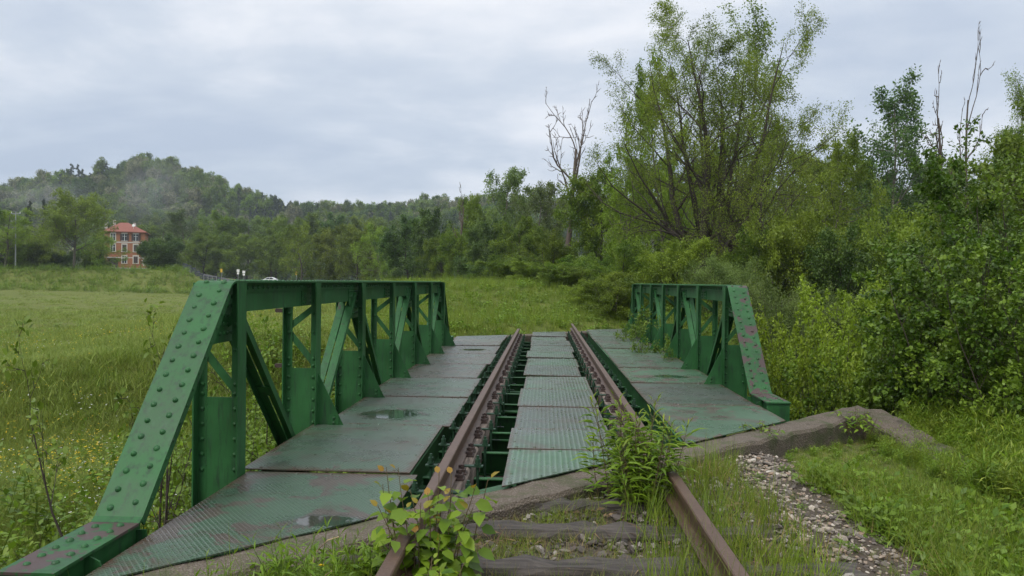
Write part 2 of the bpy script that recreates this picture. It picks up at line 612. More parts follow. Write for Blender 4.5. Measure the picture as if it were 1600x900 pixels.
def ground_mat():
    m, t, b, out = new_mat('ground')
    p = geo_pos(t)
    a = N(t, 'ShaderNodeAttribute', attribute_name='soil').outputs['Fac']
    n1 = noise(t, p, 0.12, 5, 0.6)
    n2 = noise(t, p, 1.4, 6, 0.65)
    n3 = noise(t, p, 18, 5, 0.65)
    g = mixc(t, n1, (0.090, 0.115, 0.022), (0.190, 0.195, 0.050))
    g = mixc(t, ramp(t, n2, [(0.35, 0.0), (0.7, 0.65)]), g, (0.095, 0.140, 0.026))
    g = mixc(t, ramp(t, n3, [(0.4, 0.0), (0.75, 0.6)]), g, (0.050, 0.064, 0.016))
    v = N(t, 'ShaderNodeTexVoronoi', feature='F1')
    v.inputs['Scale'].default_value = 26
    L(t, p, v.inputs['Vector'])
    gv = mixc(t, 0.55, v.outputs['Color'], (0.5, 0.5, 0.5))
    bw = N(t, 'ShaderNodeRGBToBW')
    L(t, gv, bw.inputs[0])
    s = mixc(t, bw.outputs[0], (0.034, 0.027, 0.020), (0.135, 0.110, 0.085))
    s = mixc(t, ramp(t, n2, [(0.45, 0.0), (0.7, 0.8)]), s, (0.050, 0.038, 0.026))
    edge = ramp(t, math_node(t, 'ADD', a, math_node(t, 'MULTIPLY', math_node(t, 'SUBTRACT', n2, 0.5), 0.8)), [(0.35, 0.0), (0.6, 1.0)])
    L(t, mixc(t, edge, g, s), b.inputs['Base Color'])
    b.inputs['Roughness'].default_value = 0.95
    b.inputs['Specular IOR Level'].default_value = 0.2
    bump(t, b, math_node(t, 'ADD', n3, v.outputs['Distance']), 0.8, 0.03)
    return m


ground_m = ground_mat()
hill_m = flat_mat('hill_soil', (0.035, 0.050, 0.020), 0.95, 0, 0.4, 0.05)
gravel_m, _t, _b, _o = new_mat('gravel_stone')
_oi = N(_t, 'ShaderNodeObjectInfo')
L(_t, ramp(_t, _oi.outputs['Random'], [(0.0, (0.050, 0.040, 0.032)), (0.3, (0.12, 0.100, 0.083)), (0.55, (0.25, 0.215, 0.175)), (0.8, (0.24, 0.165, 0.11)), (1.0, (0.46, 0.42, 0.36))]), _b.inputs['Base Color'])
_b.inputs['Roughness'].default_value = 0.75
bump(_t, _b, noise(_t, geo_pos(_t), 60, 4, 0.6), 0.4, 0.006)
ballast_m, _t, _b, _o = new_mat('ballast_stone')
_oi = N(_t, 'ShaderNodeObjectInfo')
L(_t, ramp(_t, _oi.outputs['Random'], [(0.0, (0.024, 0.019, 0.016)), (0.45, (0.075, 0.061, 0.052)), (0.8, (0.155, 0.132, 0.115)), (1.0, (0.30, 0.27, 0.24))]), _b.inputs['Base Color'])
_b.inputs['Roughness'].default_value = 0.8
bump(_t, _b, noise(_t, geo_pos(_t), 60, 4, 0.6), 0.4, 0.006)


# ------------------------------------------------------------------ terrain
def sst(a, b, x):
    t = np.clip((x - a) / (b - a), 0, 1)
    return t * t * (3 - 2 * t)


def vnoise(x, y, s, seed=0):
    """smooth value noise, vectorised"""
    x = np.asarray(x, float) * s + seed * 17.3
    y = np.asarray(y, float) * s + seed * 9.1
    xi, yi = np.floor(x), np.floor(y)
    fx, fy = x - xi, y - yi
    fx, fy = fx * fx * (3 - 2 * fx), fy * fy * (3 - 2 * fy)

    def h(i, j):
        v = np.sin(i * 127.1 + j * 311.7 + seed * 74.7) * 43758.5453
        return v - np.floor(v)
    return (h(xi, yi) * (1 - fx) + h(xi + 1, yi) * fx) * (1 - fy) + (h(xi, yi + 1) * (1 - fx) + h(xi + 1, yi + 1) * fx) * fy


LINE = 5.35        # near abutment: y = LINE + x   (45 degree skew)
FAR = 20.45        # far abutment:  y = FAR + x


def height(x, y):
    x = np.asarray(x, float)
    y = np.asarray(y, float)
    base = -1.65 + 0.16 * (vnoise(x, y, 0.35, 1) - 0.5) + 0.5 * (vnoise(x, y, 0.06, 2) - 0.5)
    base = base + sst(60, 190, y) * 1.2
    # right hand side: wooded slope rising gently away from the line
    base = base + sst(6, 40, x) * sst(8, 45, y) * 1.6
    base = base - sst(5, 9, x) * (1 - sst(12, 25, y)) * 0.4
    # grassy mound beyond the far abutment
    mound = sst(0.3, 5.0, y - FAR - x * 0.9) * sst(-24, -3.5, x + (y - 20) * 0.12)
    mz = -0.16 + sst(24, 42, y) * 1.15 * (1 - sst(-3.0, 6.0, x - (y - 22) * 0.10)) + 0.15 * (vnoise(x, y, 0.5, 5) - 0.5)
    mound = mound * (1 - sst(60, 95, y))
    base = base * (1 - mound) + mz * mound
    # bank on the left that carries the house and the road
    ratio = x / np.maximum(y, 1.0)
    bank = sst(117, 132, y + 0.10 * (x + 80)) * (1 - sst(-0.480, -0.445, ratio))
    base = base + bank * (3.3 + 0.7 * sst(140, 215, y))
    roadb = sst(150, 195, y) * sst(-0.480, -0.445, ratio)
    base = base + roadb * 0.62
    # near embankment
    side = np.maximum(-2.45 - x - 0.0 * y, (x - 4.4) * 0.9)
    e = 1 - sst(0.0, 1.9, side)
    e = e * (1 - sst(-0.42, -0.10, y - LINE - x))
    z1 = -0.235 - 0.16 * sst(1.2, 3.4, x) + 0.05 * (vnoise(x, y, 1.3, 3) - 0.5) + 0.025 * (vnoise(x, y, 5, 4) - 0.5)
    z1 = z1 - sst(-0.95, -1.9, x) * 0.06 - 0.02 * (1 - sst(1.0, 1.3, np.abs(x - 0.1)))
    base = base * (1 - e) + z1 * e
    # stream bed under the bridge
    bed = sst(-0.3, 0.8, y - LINE - x) * (1 - sst(-1.2, 0.2, y - FAR - x)) * (1 - sst(2.2, 7.0, np.abs(x - 0.2)))
    return base - bed * 0.7


def hz(x, y):
    return float(height(np.array([x]), np.array([y]))[0])


def axis(breaks):
    out = [breaks[0][0]]
    for (a, b, st) in breaks:
        n = max(1, int(round((b - a) / st)))
        out += list(np.linspace(a, b, n + 1)[1:])
    return np.array(out)


xs = axis([(-1000, -300, 50), (-300, -120, 12), (-120, -30, 3), (-30, -8, 1), (-8, -3, 0.4), (-3, 5, 0.16), (5, 12, 0.4), (12, 40, 1.5), (40, 120, 8), (120, 1000, 55)])
ys = axis([(-300, -20, 40), (-20, -2, 2), (-2, 1, 0.4), (1, 10, 0.16), (10, 30, 0.4), (30, 80, 1.2), (80, 145, 3), (145, 205, 1.5), (205, 320, 8), (320, 1200, 55)])
GX, GY = np.meshgrid(xs, ys)
GZ = height(GX, GY)
nx, ny = len(xs), len(ys)
idx = np.arange(nx * ny).reshape(ny, nx)
Q = np.stack([idx[:-1, :-1], idx[:-1, 1:], idx[1:, 1:], idx[1:, :-1]], -1).reshape(-1, 4)
gm = quads_mesh('ground', np.stack([GX, GY, GZ], -1).reshape(-1, 3), Q, ground_m, smooth=True)
fx, fy = GX.ravel(), GY.ravel()
path_c = 1.72 + 0.10 * np.sin(fy * 1.1)
soil = np.maximum((1 - sst(0.95, 1.4, np.abs(fx - 0.1))) * 0.85, (1 - sst(0.24, 0.52, np.abs(fx - path_c))) * 1.0) * (1 - sst(5.0, 5.5, fy - fx))
soil = np.maximum(soil, 0.9 * (1 - sst(2.0, 4.0, np.abs(fx - 0.2))) * sst(-0.2, 0.4, fy - LINE - fx) * (1 - sst(-0.4, 0.2, fy - FAR - fx)))
soil = np.maximum(soil, 0.75 * (1 - sst(0.5, 1.6, np.hypot((fx + 3.3) / 1.3, (fy - 3.9) / 1.0))))
soil = np.maximum(soil, 0.44 * (1 - sst(5.5, 7.0, np.abs(fx - 0.3))) * (1 - sst(5.0, 5.5, fy - fx)))
a = gm.attributes.new('soil', 'FLOAT', 'POINT')
a.data.foreach_set('value', soil.astype(np.float32))
prop(link('ground', gm), kind='structure')

# ------------------------------------------------------------------ hills behind the valley
sil = [(-900, 330), (-500, 322), (-250, 318), (-60, 322), (0, 322), (40, 306), (90, 290), (170, 284), (205, 268), (240, 264), (270, 280), (300, 293), (335, 300), (365, 316), (410, 330), (450, 347),
       (520, 346), (580, 350), (640, 344), (670, 336), (720, 342), (850, 340), (1000, 340), (1300, 330), (1800, 325), (2600, 330)]


def ridge_mesh(name, depth, sil, width, fore):
    """a long ridge: crest over the silhouette, falling to the valley in front and behind"""
    sx = np.array([p[0] for p in sil], float)
    sy = np.array([p[1] for p in sil], float)
    u = np.linspace(sx[0], sx[-1], 260)
    yy = np.interp(u, sx, sy)
    k = np.ones(5) / 5
    yy = np.convolve(np.pad(yy, 2, mode='edge'), k, 'valid')
    pts = []
    prof = [(-fore, 0.0), (-fore * 0.75, 0.10), (-fore * 0.5, 0.34), (-fore * 0.25, 0.70), (-fore * 0.1, 0.92), (0, 1.0), (width * 0.4, 0.9), (width, 0.0)]
    for off, hf in prof:
        for a_, b_ in zip(u, yy):
            p = at(a_, b_, depth)
            dirn = Vector((p.x, p.y, 0)).normalized()
            q = p + dirn * off
            zz = -2.5 + (p.z + 2.5) * hf + (6 * (float(vnoise(q.x, q.y, 0.02, 7)) - 0.5) if 0 < hf < 1 else 0)
            pts.append((q.x, q.y, zz))
    n = len(u)
    idx = np.arange(n * len(prof)).reshape(len(prof), n)
    Q = np.stack([idx[:-1, :-1], idx[:-1, 1:], idx[1:, 1:], idx[1:, :-1]], -1).reshape(-1, 4)
    return quads_mesh(name, np.array(pts), Q, hill_m, smooth=True), np.array(pts).reshape(len(prof), n, 3)


hill_me, HP = ridge_mesh('hills', 560, sil, 160, 210)
prop(link('hills', hill_me), kind='structure')


# ------------------------------------------------------------------ vegetation generators
def unit(v):
    return v / (np.linalg.norm(v, axis=-1, keepdims=True) + 1e-9)


def grow(rng, P):
    """recursive branching; returns list of (points, radii, level)"""
    out = []
    up = np.array([0, 0, 1.0])

    def rec(p, d, Ln, r, lev):
        n = P['seg'][lev]
        pts = [p]
        dd = d
        for i in range(n):
            dd = unit(dd + rng.normal(0, P['wander'][lev], 3) + up * P['trop'][lev])
            pts.append(pts[-1] + dd * Ln / n)
        pts = np.array(pts)
        t = np.linspace(0, 1, n + 1)
        out.append((pts, r * (1 - P.get('taper', 0.8) * t), lev))
        if lev + 1 >= P['levels']:
            return
        k = P['kids'][lev]
        st = P['start'][lev]
        az = rng.uniform(0, 6.28)
        for i in range(k):
            tt = st + (1 - st) * (i + rng.uniform(0.1, 0.9)) / k
            f = tt * n
            j = min(int(f), n - 1)
            q = pts[j] + (pts[j + 1] - pts[j]) * (f - j)
            ax = unit(pts[j + 1] - pts[j])
            az += 2.4 + rng.normal(0, 0.5)
            o = unit(np.cross(ax, up + rng.normal(0, 0.2, 3)))
            o2 = np.cross(ax, o)
            side = o * math.cos(az) + o2 * math.sin(az)
            an = math.radians(P['angle'][lev] + rng.normal(0, P.get('avar', 9)))
            nd = ax * math.cos(an) + side * math.sin(an)
            shape = P['shape'](tt) if lev == 0 else 1 - 0.55 * tt
            rec(q, unit(nd), Ln * P['ratio'][lev] * shape * rng.uniform(0.75, 1.2), max(r * (1 - P.get('taper', 0.8) * tt) * P.get('rr', 0.55), P.get('rmin', 0.008)), lev + 1)
    for s in range(P.get('stems', 1)):
        sp = P.get('spread', 0.0)
        a = rng.uniform(0, 6.28) if P.get('stems', 1) < 3 else 6.28 * s / P['stems'] + rng.uniform(-0.5, 0.5)
        m = rng.uniform(0.35, 1.0) if P.get('stems', 1) > 1 else 0.3
        d0 = unit(np.array([math.cos(a) * sp * m, math.sin(a) * sp * m, 1.0]))
        p0 = np.array([math.cos(a), math.sin(a), 0]) * P.get('foot', 0.0) * m
        rec(p0 - np.array([0, 0, 0.15]), d0, P['len'] * rng.uniform(0.8, 1.1), P['rad'] * rng.uniform(0.7, 1.0), 0)
    return out


def tubes(br, sides=(7, 5, 4, 3, 3)):
    V, Fq = [], []
    b = 0
    for pts, rad, lev in br:
        k = sides[min(lev, len(sides) - 1)]
        n = len(pts)
        d = unit(np.gradient(pts, axis=0))
        ref = np.where(np.abs(d[:, 2:3]) > 0.9, np.array([[1.0, 0, 0]]), np.array([[0, 0, 1.0]]))
        a1 = unit(np.cross(d, ref))
        a2 = np.cross(d, a1)
        th = np.arange(k) * 2 * math.pi / k
        ring = pts[:, None, :] + rad[:, None, None] * (a1[:, None, :] * np.cos(th)[None, :, None] + a2[:, None, :] * np.sin(th)[None, :, None])
        V.append(ring.reshape(-1, 3))
        i = np.arange(n - 1)[:, None] * k
        j = np.arange(k)[None, :]
        j2 = (j + 1) % k
        Fq.append(np.stack([b + i + j, b + i + j2, b + i + k + j2, b + i + k + j], -1).reshape(-1, 4))
        b += n * k
    return np.concatenate(V), np.concatenate(Fq)


def leaf_geo(rng, c, d, nrm, size, aspect=0.55, fold=0.10, fine=False, curl=0.0):
    """c base, d axis, nrm normal: kite quads (or two folded half-leaves when fine)"""
    c, d = np.asarray(c, float), unit(np.asarray(d, float))
    s = unit(np.cross(d, nrm))
    n = np.cross(s, d)
    z = size[:, None]
    m = len(c)
    if not fine:
        V = np.stack([c, c + d * z * 0.45 + s * z * aspect * 0.5 + n * z * fold, c + d * z - n * z * fold, c + d * z * 0.45 - s * z * aspect * 0.5 + n * z * fold], 1).reshape(-1, 3)
        return V, np.arange(m * 4).reshape(-1, 4)
    w = aspect * 0.5
    tip = c + d * z - n * z * curl
    mid = c + d * z * 0.5
    l1 = c + d * z * 0.22 + s * z * w * 0.88 + n * z * fold
    l2 = c + d * z * 0.62 + s * z * w * 0.86 + n * z * (fold - curl * 0.3)
    r1 = c + d * z * 0.22 - s * z * w * 0.88 + n * z * fold
    r2 = c + d * z * 0.62 - s * z * w * 0.86 + n * z * (fold - curl * 0.3)
    V = np.stack([c, l1, l2, tip, r2, r1, mid], 1).reshape(-1, 3)
    b = np.arange(m)[:, None] * 7
    Q = np.concatenate([b + np.array([[0, 1, 2, 6]]), b + np.array([[6, 2, 3, 3]])[:, :4]], 0)
    Q = np.concatenate([b + np.array([[0, 6, 2, 1]]), b + np.array([[0, 5, 4, 6]]), b + np.array([[6, 4, 3, 2]])], 0)
    return V, Q


def tree_meshes(name, seed, P, H, W, leaf_m, bark_m, sides=(7, 5, 4, 3, 3)):
    """trunk mesh and crown mesh, scaled to height H and mean crown width W"""
    rng = np.random.default_rng(seed)
    br = grow(rng, P)
    allp = np.concatenate([b[0] for b in br])
    h = np.percentile(allp[:, 2], 99.7)
    rad = np.percentile(np.hypot(allp[:, 0], allp[:, 1]), 96)
    S = np.array([W / 2 / rad, W / 2 / rad, H / h])
    br = [(p * S, r, l) for p, r, l in br]
    V, Fq = tubes([b for b in br if b[2] <= P.get('draw', 9)], sides)
    tm = quads_mesh(name + '_trunk', V, Fq, bark_m, smooth=True)
    lp = P.get('leaves', 0)
    if not lp:
        return tm, None
    C, D = [], []
    lo = P.get('leaf_from', P['levels'] - 1)
    for pts, r, lev in br:
        if lev < lo:
            continue
        n = lp if lev == P['levels'] - 1 else max(1, lp // 2)
        t = rng.uniform(P.get('lstart', 0.15), 1.0, n) * (len(pts) - 1)
        j = np.minimum(t.astype(int), len(pts) - 2)
        q = pts[j] + (pts[j + 1] - pts[j]) * (t - j)[:, None]
        C.append(q + rng.normal(0, P['clump'], (n, 3)))
        D.append(unit(pts[j + 1] - pts[j]) * 0.5 + rng.normal(0, 0.7, (n, 3)))
    C, D = np.concatenate(C), np.concatenate(D)
    keep = C[:, 2] > P.get('clear', 0.0) * H
    C, D = C[keep], D[keep]
    D[:, 2] -= P.get('hang', 0.2)
    nr = rng.normal(0, 0.6, C.shape) + np.array([0, 0, P.get('flat', 0.7)])
    sz = P['leaf'] * rng.uniform(0.6, 1.25, len(C))
    fine = P.get('fine', False)
    V, Q = leaf_geo(rng, C, D, nr, sz, P.get('aspect', 0.6), 0.08, fine, 0.12)
    cl = vnoise(C[:, 0] + C[:, 2] * 0.7, C[:, 1] + C[:, 2] * 0.5, P.get('tscale', 0.9), seed)
    tint = np.clip(0.02 + 0.95 * cl + rng.normal(0, 0.16, len(C)), 0, 1)
    if fine:
        tint = np.concatenate([tint, tint, tint])
    cm = quads_mesh(name + '_crown', V, Q, leaf_m, tint)
    return tm, cm


oval = lambda t: 0.55 + 0.75 * math.sin(math.pi * min(1, max(0, t * 0.95)))
cone = lambda t: 1.15 - t
column = lambda t: 0.85 - 0.45 * t
flatc = lambda t: 0.7 + 0.4 * t
BROAD = dict(levels=4, len=9, rad=0.22, seg=(7, 5, 4, 3), wander=(0.08, 0.16, 0.2, 0.25), trop=(0.1, 0.05, 0.02, 0.0), kids=(24, 8, 5, 0), start=(0.10, 0.18, 0.2, 0), angle=(66, 48, 45, 0), ratio=(0.40, 0.5, 0.5, 0), shape=oval, leaves=32, leaf=0.23, clump=0.19, flat=1.1, rr=0.5, rmin=0.012, leaf_from=2, draw=2)
LIGHT = dict(BROAD, leaves=27, leaf=0.20, clump=0.17, draw=3, kids=(20, 8, 4, 0))
AIRY = dict(BROAD, leaves=14, leaf=0.16, clump=0.22, draw=3, kids=(26, 8, 4, 0), angle=(48, 42, 42, 0), trop=(0.1, 0.09, 0.05, 0.0), shape=lambda t: 0.9 - 0.35 * t)
POPLAR = dict(BROAD, kids=(26, 6, 4, 0), angle=(52, 42, 40, 0), ratio=(0.38, 0.5, 0.5, 0), shape=lambda t: 0.75 + 0.4 * math.sin(math.pi * t) - 0.35 * t, start=(0.10, 0.2, 0.2, 0), leaves=15, leaf=0.26, clump=0.26, draw=3)
BUSHY = dict(BROAD, levels=4, len=5, stems=5, spread=0.65, foot=0.5, rad=0.09, kids=(11, 6, 4, 0), start=(0.03, 0.1, 0.2, 0), angle=(52, 45, 45, 0), leaves=24, leaf=0.15, clump=0.15)
CONIF = dict(levels=3, len=10, rad=0.16, seg=(8, 4, 3), wander=(0.02, 0.06, 0.12), trop=(0.1, -0.02, 0.0), kids=(46, 7, 0), start=(0.06, 0.15, 0), angle=(82, 50, 0), ratio=(0.30, 0.42, 0), shape=cone, leaves=22, leaf=0.22, clump=0.12, rr=0.35, leaf_from=1, hang=0.4, aspect=0.35, draw=1)
DEAD = dict(levels=4, len=10, rad=0.44, seg=(9, 7, 5, 4), wander=(0.10, 0.20, 0.24, 0.25), trop=(0.12, 0.14, 0.10, 0.05), kids=(8, 5, 4, 0), start=(0.35, 0.2, 0.25, 0), angle=(35, 38, 40, 0), ratio=(0.50, 0.5, 0.5, 0), shape=flatc, leaves=0, rr=0.6, rmin=0.035, taper=0.72)

PROTO = {}


def proto(key, *a, **k):
    PROTO[key] = tree_meshes(key, *a, **k)


proto('broad_a', 11, BROAD, 11, 9.0, lf_mid, bark)
proto('broad_b', 12, BROAD, 12, 9.5, lf_olive, bark)
proto('broad_c', 13, BROAD, 12, 8.5, lf_dark, bark)
proto('light_a', 14, LIGHT, 13, 9.0, lf_yel, bark_pale)
proto('light_b', 15, LIGHT, 12, 8.0, lf_grey, bark_pale)
proto('poplar_a', 16, POPLAR, 18, 7.0, lf_pop, bark_pale)
proto('poplar_b', 17, AIRY, 18, 7.5, lf_airy, bark_pale)
proto('bushy_a', 18, BUSHY, 6, 6.5, lf_mid, bark)
proto('bushy_b', 19, BUSHY, 6, 6.5, lf_yel, bark)
proto('bushy_c', 20, dict(BUSHY, leaves=26), 6, 6.0, lf_dark, bark)
proto('bushy_d', 26, dict(BUSHY, leaves=20, leaf=0.13, aspect=0.35), 5, 6.0, lf_grey, bark)
proto('round_dark', 27, dict(BUSHY, leaves=44, spread=0.8, leaf=0.2, clump=0.22), 6, 6.0, lf_dark, bark)
proto('round_light', 28, dict(LIGHT, start=(0.27, 0.15, 0.2, 0), kids=(30, 9, 5, 0), angle=(62, 48, 45, 0), shape=lambda t: 0.5 + 0.85 * math.sin(math.pi * min(1, 0.15 + t * 0.8)), leaves=20), 13, 10, lf_airy, bark_pale)
proto('conifer_a', 21, CONIF, 12, 5.0, lf_conifer, bark)


def plant_tree(name, label, key, px, d, top_y, width_px, cat='tree', group=None, rz=None, base=None, tm=None, cm=None):
    """put a tree on the ground at photo column px and depth d, reaching row top_y"""
    g = at(px, 440, d)
    z = hz(g.x, g.y) if base is None else base
    top = at(px, top_y, d).z
    t_, c_ = PROTO[key] if key else (tm, cm)
    ref = c_ or t_
    co = np.empty(len(ref.vertices) * 3, np.float32)
    ref.vertices.foreach_get('co', co)
    co = co.reshape(-1, 3)
    h0 = float(np.percentile(co[:, 2], 99.8))
    w0 = float(np.percentile(np.hypot(co[:, 0], co[:, 1]), 97)) * 2
    r = empty(name, (g.x, g.y, z - 0.05), (hash_rot(px, d) if rz is None else rz))
    sxy = width_px * d / F / w0
    r.scale = (sxy, sxy, (top - z) / h0)
    link('trunk', t_, r)
    if c_:
        link('crown', c_, r)
    prop(r, label, cat, group)
    return r


def hash_rot(a, b):
    return (a * 12.9898 + b * 78.233) % 6.283


# ------------------------------------------------------------------ the bridge
XI = {-1: -2.10, 1: 2.45}            # inner face of the posts, left and right truss
Y0 = {-1: 5.22, 1: 10.50}            # first post
ZT = {-1: 1.205, 1: 1.205}
PAN = 1.80
ZD = -0.14                           # deck plates
bridge = empty('railway_bridge', (0.2, 12.8, -0.6))
prop(bridge, 'green riveted steel truss railway bridge with tread plate walkways', 'bridge')

riv_near = MB().dome((0, 0, 0), (0, 0, 1), 0.0185, 0.014, 10).mesh('rivet', paint, True)
riv_bare = MB().dome((0, 0, 0), (0, 0, 1), 0.0185, 0.014, 10).mesh('rivet', paint_bare, True)


def place_on(me, name, p, n, parent, base):
    o = link(name, me, parent)
    o.location = Vector(p) - base + Vector((math.sin(p[1] * 97.0) * 0.003, math.sin(p[1] * 131.0 + p[0] * 50) * 0.003, 0))
    o.scale = (1 + 0.09 * math.sin(p[1] * 211.0 + p[0] * 90),) * 2 + (1 + 0.2 * math.sin(p[1] * 173.0 + p[0] * 60),)
    o.rotation_euler = Vector(n).to_track_quat('Z', 'Y').to_euler()
    return o


def truss(s):
    xi, y0, zt = XI[s], Y0[s], ZT[s]
    X = lambda o: xi + s * o
    base = Vector((0, 0, 0))
    # ---- top chord
    ya, yb = y0 - 0.03, y0 + 6 * PAN + 0.03
    m = MB()
    m.box(X(0.005), X(0.265), ya, yb, zt - 0.014, zt)
    m.box(X(0.078), X(0.090), ya, yb, zt - 0.085, zt - 0.0145)        # angle legs
    m.box(X(0.180), X(0.192), ya, yb, zt - 0.085, zt - 0.0145)
    m.box(X(0.0905), X(0.100), ya, yb, zt - 0.225, zt - 0.020)        # webs
    m.box(X(0.170), X(0.1795), ya, yb, zt - 0.225, zt - 0.020)
    ch = m.build('top_chord', paint, bridge)
    m = MB()
    yy = ya + 0.06
    while yy < yb:
        m.dome((X(0.078), yy, zt - 0.05), (-s, 0, 0), 0.016, 0.013)
        for o in (0.065, 0.205):
            m.dome((X(o), yy, zt), (0, 0, 1), 0.015, 0.011)
        yy += 0.105
    prop(m.build('rivet_row', paint, ch), kind='stuff')
    # splice plates on the inner web where the diagonals meet
    for k in range(7):
        yk = y0 + k * PAN
        if k % 2 == 0:
            m = MB()
            hgt = 0.42
            ya5, yb5 = (-0.13 if k == 0 else -0.30), (0.13 if k == 6 else 0.34)
            m.prism([(X(0.0815), yk + ya5, zt - 0.086), (X(0.0815), yk + yb5, zt - 0.086), (X(0.0815), yk + (yb5 if k < 6 else 0.24), zt - 0.225), (X(0.0815), yk + (0.20 if k < 6 else 0.36), zt - hgt), (X(0.0815), yk - (0.20 if k > 0 else 0.36), zt - hgt), (X(0.0815), yk + (ya5 if k > 0 else -0.24), zt - 0.225)], (s * 0.0085, 0, 0))
            for a_ in np.arange(-0.26, 0.32, 0.065):
                for b_ in np.arange(0.11, hgt - 0.02, 0.062):
                    if (abs(a_) < 0.19 or b_ < 0.21) and not ((k == 0 and a_ < -b_ * 0.8) or (k == 6 and a_ > b_ * 0.8)):
                        m.dome((X(0.0815), yk + a_, zt - b_), (-s, 0, 0), 0.016, 0.013)
            m.build('gusset_plate', paint, ch)
        else:
            m = MB()
            m.box(X(0.082), X(0.090), yk - 0.17, yk + 0.17, zt - 0.222, zt - 0.087)
            for a_ in (-0.13, -0.07, 0.07, 0.13):
                for b_ in (0.115, 0.155, 0.195):
                    m.dome((X(0.082), yk + a_, zt - b_), (-s, 0, 0), 0.012, 0.010)
            m.build('splice_plate', paint, ch)
    # ---- bottom chord
    m = MB()
    ya2, yb2 = y0 - 1.30, y0 + 6 * PAN + 1.30
    m.box(X(0.005), X(0.265), ya2, yb2, -0.52, -0.506)
    m.box(X(0.0425), X(0.055), ya2, yb2, -0.5055, -0.36)
    m.box(X(0.215), X(0.2275), ya2, yb2, -0.5055, -0.36)
    m.build('bottom_chord', paint, bridge)
    # ---- posts
    for k in range(7):
        yk = y0 + k * PAN
        m = MB()
        for o0, o1, fr in ((-0.022, 0.048, -0.022), (0.222, 0.292, 0.292)):
            m.box(X(o0), X(o1), yk - 0.005, yk + 0.005, -0.50, zt - 0.015)              # leg facing along the bridge
            m.box(X(fr), X(fr + (0.010 if fr < 0 else -0.010)), yk + 0.0055, yk + 0.075, -0.50, zt - 0.015)
            m.box(X(fr), X(fr + (0.010 if fr < 0 else -0.010)), yk - 0.075, yk - 0.0055, -0.50, zt - 0.015)
        po = m.build('post', paint, bridge)
        m = MB()
        zw = 0.40
        m.box(X(0.0485), X(0.2215), yk - 0.004, yk + 0.004, -0.50, zw)
        m.build('web_plate', paint, po)
        m = MB()
        zz = -0.10
        while zz < zt - 0.26:
            if zz < zw + 0.03:
                m.dome((X(0.022), yk - 0.005, zz), (0, -1, 0), 0.0175, 0.015)
                m.dome((X(0.252), yk - 0.005, zz), (0, -1, 0), 0.0175, 0.015)
                m.dome((X(0.222), yk - 0.004, zz + 0.03), (0, -1, 0), 0.006, 0.004)
            zz += 0.105
        for zz in (zw + 0.09, zw + 0.33, zt - 0.30):
            m.dome((X(0.022), yk - 0.005, zz), (0, -1, 0), 0.0175, 0.015)
            m.dome((X(0.252), yk - 0.005, zz), (0, -1, 0), 0.0175, 0.015)
        prop(m.build('rivet_row', paint, po), kind='stuff')
        # lacing like a "<"
        m = MB()
        zm = zw + 0.36
        m.bar((X(0.255), yk + 0.011, zm + 0.02), (X(0.02), yk + 0.011, zt - 0.24), 0.055, 0.009, (1, 0, 0))
        m.build('lacing_bar', paint, po)
        m = MB()
        m.bar((X(0.255), yk + 0.011, zm - 0.03), (X(0.02), yk + 0.011, zw + 0.04), 0.055, 0.009, (1, 0, 0))
        m.build('lacing_bar', paint, po)
        # inner bracket down to the deck
        if not (s < 0 and k == 0):
            m = MB()
            m.prism([(X(-0.0225), yk - 0.004, 0.36), (X(-0.0225), yk - 0.004, ZD + 0.004), (X(-0.275), yk - 0.004, ZD + 0.004), (X(-0.255), yk - 0.004, ZD + 0.03)], (0, 0.008, 0))
            m.box(X(-0.13), X(-0.22), yk - 0.014, yk - 0.0045, ZD + 0.004, ZD + 0.115)
            m.dome((X(-0.175), yk - 0.014, ZD + 0.085), (0, -1, 0), 0.016, 0.014)
            m.dome((X(-0.175), yk - 0.014, ZD + 0.040), (0, -1, 0), 0.016, 0.014)
            m.build('knee_bracket', paint, po)
        if s < 0 and k == 1:
            for zz in (0.93, 0.42):
                m = MB()
                m.box(X(0.293), X(0.375), yk - 0.018, yk + 0.012, zz - 0.018, zz + 0.018)
                m.dome((X(0.375), yk - 0.003, zz), (s, 0, 0), 0.02, 0.012)
                m.build('peg', rust_dark, po)
    # ---- diagonals: two angles back to back with a slot between
    for k in range(6):
        ya3, yb3 = y0 + k * PAN, y0 + (k + 1) * PAN
        if k % 2 == 0:
            p, q = (ya3 + 0.10, zt - 0.13), (yb3 - 0.12, -0.42)
        else:
            p, q = (yb3 - 0.10, zt - 0.13), (ya3 + 0.12, -0.42)
        m = MB()
        dv = Vector((0, q[0] - p[0], q[1] - p[1])).normalized()
        nv = Vector((0, -dv.z, dv.y))
        if nv.z < 0:
            nv = -nv
        for o0, o1, ow in ((0.052, 0.129, 0.052), (0.141, 0.218, 0.218)):
            oc = (o0 + o1) / 2
            m.bar((X(oc), p[0], p[1]), (X(oc), q[0], q[1]), o1 - o0, 0.010, (1, 0, 0))
            oo = ow + (0.005 if ow < 0.1 else -0.005)
            P3 = Vector((X(oo), p[0], p[1])) - nv * 0.0505
            Q3 = Vector((X(oo), q[0], q[1])) - nv * 0.0505
            m.bar(P3 + nv * 0.0205, Q3 + nv * 0.0205, 0.0485, 0.010, nv)
            P3 = Vector((X(oo), p[0], p[1])) - nv * 0.0505
        # stitch plates through the slot
        for tt in (0.12, 0.5, 0.88):
            c = Vector((X(0.135), p[0] + (q[0] - p[0]) * tt, p[1] + (q[1] - p[1]) * tt)) - nv * 0.012
            m.bar(c - dv * 0.06, c + dv * 0.06, 0.10, 0.008, (1, 0, 0))
        m.build('diagonal', paint_worn if (s < 0 and k == 1) else paint, bridge)
